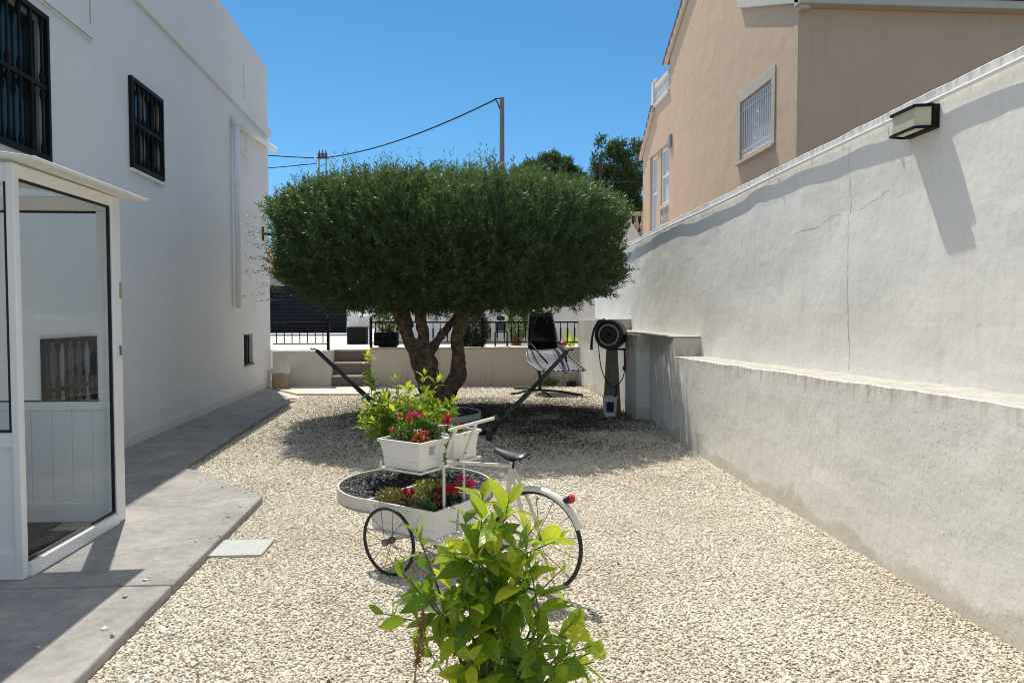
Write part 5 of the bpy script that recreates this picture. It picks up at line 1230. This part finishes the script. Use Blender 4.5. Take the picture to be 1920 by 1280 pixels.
def strip_frame(rk, f0, f1, r0, r1, z, t):
    for a, b_ in (((f0, r0), (f1, r0)), ((f1, r0), (f1, r1)), ((f1, r1), (f0, r1)), ((f0, r1), (f0, r0))): rk.bar(T(*a, z), T(*b_, z), t, t)
rk = MB(); strip_frame(rk, .615, .93, -.30, .30, .668, .012)
for r_ in (-.2, 0, .2): rk.bar(T(.615, r_, .666), T(.93, r_, .666), .02, .006)
rk.bar(T(.93, -.30, .67), T(.93, -.30, .71), .01, .01); rk.bar(T(.93, .30, .67), T(.93, .30, .71), .01, .01)
rk.build('rack', W_, tk)
ty = MB(); strip_frame(ty, .56, 1.12, -.225, .225, .245, .014)
for r_ in (-.2, 0, .2): ty.bar(T(.56, r_, .243), T(1.12, r_, .243), .02, .006)
ty.build('tray', W_, tk)
# chain guard and pedal crank
pc = MB(); pc.lathe([(.0, -.004), (.05, -.004), (.05, .004), (0, .004)], T(.30, -.04, .25), axis=TRt, n=20); pc.bar(T(.30, -.05, .25), T(.36, -.05, .14), .012, .01); pc.bar(T(.30, .05, .25), T(.24, .05, .36), .012, .01); pc.bar(T(.36, -.10, .135), T(.36, -.05, .135), .06, .015)
pc.build('crank', 'rust', tk)
# rear mudguard
P = []
for a in np.linspace(R(-112), R(28), 26):    # 0 = top, negative = towards the back
    row = []
    for k in range(7):
        q = (k - 3) / 3; rr = .318 - .010 * q * q - (.012 * abs(q) ** 3)
        row.append(T(math.sin(a) * rr, q * .030, .298 + math.cos(a) * rr))
    P.append(row)
P = [r_ for r_ in P if True][6:] if False else P
gd = MB().grid(P[8:]).build('mudguard', W_, tk, smooth=True, solid=.003)
rf_ = MB(); a = R(-38); c0 = T(math.sin(a) * .322, 0, .290 + math.cos(a) * .322); ax = (-TF * .9 + Vector((0, 0, .35))).normalized()
rf_.lathe([(.0, .045), (.018, .044), (.024, .034), (.024, .028)], c0 + Vector((0, 0, .022)), axis=ax, n=18)
rfo = rf_.build('rear_light', 'reflector', tk, smooth=True)
MB().lathe([(.024, .027), (.018, .0), (.010, -.030)], c0 + Vector((0, 0, .022)), axis=ax, n=18).build('light_base', 'tyre', rfo)
sd = MB(); P = []
for i in range(13):
    t = i / 12; f_ = .045 + .25 * t; wd = .085 * (1 - t) ** .8 * (1 if t > .12 else .72 + t * 2.3) + .014
    P.append([T(f_, s * wd, .79 + .010 * (1 - abs(s) ** 2) + .006 * (abs(t - .45) * 2) ** 2 - .016 * abs(s) ** 3) for s in np.linspace(-1, 1, 9)])
sdo = sd.grid(P).build('saddle', 'saddle', tk, smooth=True, solid=.012, sub=1)
sp = MB(); sp.tube([T(.17, 0, .70), T(.165, 0, .775)], .013, 8)
for s in (-1, 1): sp.tube([T(.08, s * .05, .785), T(.13, s * .02, .755), T(.2, s * .018, .755), T(.27, s * .01, .785)], .005, 5)
for s in (-1, 1):
    sp.tube([T(.08 + .012 * math.sin(k) , s * .05 + .01 * math.cos(k), .755 + .004 * k) for k in np.linspace(0, 8, 26)], .003, 4)
sp.build('seat_spring', 'iron', sdo)

# flower boxes resting on the trike's racks
def tub(label, f0, f1, r0, r1, z0, z1, flare, group, sticker=False):
    o = thing('flower_box', T((f0 + f1) / 2, (r0 + r1) / 2, z0), label, 'flower box', group)
    def ring(z, e_): return [T(f0 - e_, r0 - e_, z), T(f1 + e_, r0 - e_, z), T(f1 + e_, r1 + e_, z), T(f0 - e_, r1 + e_, z)]
    h = z1 - z0; lv = [(z0, 0), (z0 + h * .30, flare * .30), (z0 + h * .31, flare * .31 - .003), (z1 - .02, flare), (z1 - .02, flare + .012), (z1, flare + .013), (z1, flare - .004), (z1 - .04, flare - .006)]
    vs = []; fs = []
    for i, (z, e_) in enumerate(lv): vs += ring(z, e_)
    for i in range(len(lv) - 1):
        for k in range(4): fs.append((i * 4 + k, i * 4 + (k + 1) % 4, (i + 1) * 4 + (k + 1) % 4, (i + 1) * 4 + k))
    fs.append((3, 2, 1, 0)); 
    MB().add(vs, fs).build('box', 'planter', o, bevel=.004, seg=2)
    s_ = ring(z1 - .035, flare - .008); MB().add(s_, [(0, 1, 2, 3)]).build('soil', 'soil', o)
    if sticker:
        e_ = flare * .72 + .0015
        MB().add([T(f0 - e_ - .001, r0 + .075, z0 + h * .50), T(f0 - e_ - .001, r0 + .115, z0 + h * .50), T(f0 - e_ - .0065, r0 + .115, z0 + h * .80), T(f0 - e_ - .0065, r0 + .075, z0 + h * .80)], [(0, 1, 2, 3)]).build('sticker', 'sticker', o, solid=.0008)
    return o
GU, GL = 'white flower boxes on the upper rack', 'white flower boxes on the lower tray'
tub('upper white flower box with teal sticker, pink and orange flowers', .635, .91, -.285, -.075, .676, .85, .022, GU, True)
tub('upper white flower box behind the handlebar posts, orange trailing plant', .635, .91, .045, .275, .676, .855, .016, GU)
tub('lower white flower box beside the small front wheel', .58, 1.09, -.215, -.012, .253, .435, .014, GL)
tub('lower white flower box on the far side of the tray', .58, 1.09, .02, .215, .253, .435, .014, GL)
def clump(label, c_, ext, h, n, L, W, mt, flowers=(), name='flowering_plant', stem=True, up_=.9):
    o = thing(name, c_, label, 'plant')
    c_ = np.array(c_); q = rng.uniform(-1, 1, (n, 3)); q = q[(q[:, 0] ** 2 + q[:, 1] ** 2) < 1]; n = len(q)
    zz = rng.uniform(0, 1, n) ** .7 * h * (1 - .55 * (q[:, 0] ** 2 + q[:, 1] ** 2)) * (1 + .5 * (vnoise(q[:, 0] * 3 + 11, q[:, 1] * 3 + 7, 91) - .5))
    fa, ra = np.array(TF), np.array(TRt)
    p = c_ + fa * (q[:, :1] * ext[0]) + ra * (q[:, 1:2] * ext[1]); p[:, 2] += zz
    d = nrm(randdir(n) + np.array([0, 0, up_])); v, f = leaf_arrays(p, d, randdir(n), L * rng.uniform(.6, 1.2, n), W * rng.uniform(.8, 1.2, n), [(0, .2), (.5, 1), (1, .1)], .2, .3)
    npmesh('leaves', v, f, mt, o)
    if stem:
        m = MB()
        for k in range(12):
            a = random.uniform(-.7, .7); b_ = random.uniform(-.7, .7)
            m.tube([Vector(c_) + TF * a * ext[0] * .5 + TRt * b_ * ext[1] * .5, Vector(c_) + TF * a * ext[0] + TRt * b_ * ext[1] + Vector((0, 0, h * .8))], .003, 4)
        m.build('stem', 'stem_green', o)
    for mt2, pts, rad, npet in flowers:
        for (a, b_, z) in pts:
            cc = Vector(c_) + TF * a * ext[0] + TRt * b_ * ext[1] + Vector((0, 0, z))
            dd = nrm(rng.normal(size=(npet, 3)) + np.array([0, 0, .45])); ctr = np.repeat(np.array(cc)[None], npet, 0) + rng.normal(0, rad * .25, (npet, 3))
            v, f = leaf_arrays(ctr, dd, randdir(npet), rad * rng.uniform(.7, 1.1, npet), rad * .33, [(0, .3), (.6, 1), (1, .5)], .1, .2)
            npmesh('flower', v, f, mt2, o)
            MB().tube([Vector(c_) + TF * a * ext[0] * .6 + TRt * b_ * ext[1] * .6, cc], .003, 4).build('flower_stem', 'stem_green', o)
    return o
clump('green plant with pink flowers in the upper left flower box', T(.84, -.19, .82), (.06, .08), .11, 420, .035, .004, 'herb', [('pink_flower', [(.9, -.6, .07), (.9, .3, .15), (-.4, .4, .16), (-.6, .1, .15), (-.9, .5, .17), (-1.1, .9, .16)], .019, 26)])
clump('orange and red leaved plant at the near corner of the upper flower box', T(.68, -.21, .81), (.06, .05), .085, 340, .026, .008, 'rust_leaf', [('pink_flower', [(-.5, .2, .085)], .02, 18)])
clump('pale budded green plant in the back of the upper flower box', T(.70, -.11, .82), (.08, .04), .14, 420, .028, .007, 'herb', [('sedum', [(.4, 0, .14), (-.3, .4, .13), (-.8, -.2, .12), (0, .5, .11), (.8, .3, .14), (-.9, .6, .09)], .016, 16)])
tg = clump('trailing orange and yellow plant in the right upper flower box', T(.70, .12, .82), (.09, .09), .07, 260, .03, .009, 'sedum', [('red_flower', [(.3, -.3, .11)], .03, 26), ('rust_leaf', [(-.6, -.3, .07), (-.2, .3, .06)], .025, 20)])
vn = thing('trailing_vine', T(.585, -.1, .85), 'thin trailing green vine hanging on the left handlebar post', 'vine')
pts = [T(.55, -.08, .885), T(.575, -.085, .84), T(.582, -.10, .79), T(.582, -.115, .74), T(.583, -.105, .69)]
MB().tube(pts, .002, 4).build('stem', 'twig', vn)
t = rng.uniform(0, 1, 34); pa = np.array([list(q) for q in pts]); idx = np.minimum((t * 4).astype(int), 3); fr_t = (t * 4 - idx)[:, None]
pp = pa[idx] * (1 - fr_t) + pa[idx + 1] * fr_t
v, f = leaf_arrays(pp, randdir(34), randdir(34), .024, .008, [(0, .3), (.5, 1), (1, .1)], .2, .3); npmesh('leaves', v, f, 'herb', vn)
clump('bronze green stonecrop spilling at the front of the lower flower box', T(.99, -.13, .40), (.13, .11), .10, 1500, .016, .006, 'sedum', [('red_flower', [(-.95, .0, .07), (-1.0, .25, .09), (-.8, -.1, .10)], .022, 22)])
clump('yellow green stonecrop clump in the middle of the lower flower boxes', T(.83, .06, .40), (.15, .13), .14, 1700, .016, .006, 'sedum_yellow')
clump('dark green plant with crimson flowers near the posts in the lower box', T(.67, -.02, .40), (.10, .12), .12, 500, .03, .007, 'dark_bush', [('red_flower', [(.1, -.5, .06), (0, -.3, .09), (-.5, -.2, .12), (-.8, .1, .13), (-.6, .4, .12), (-.3, -.7, .04)], .03, 34), ('pink_flower', [(-.6, .9, .17), (-.9, 1.3, .13)], .03, 28)])
clump('small green plant in the near end of the lower flower box', T(.67, -.16, .40), (.07, .05), .06, 200, .03, .006, 'herb')
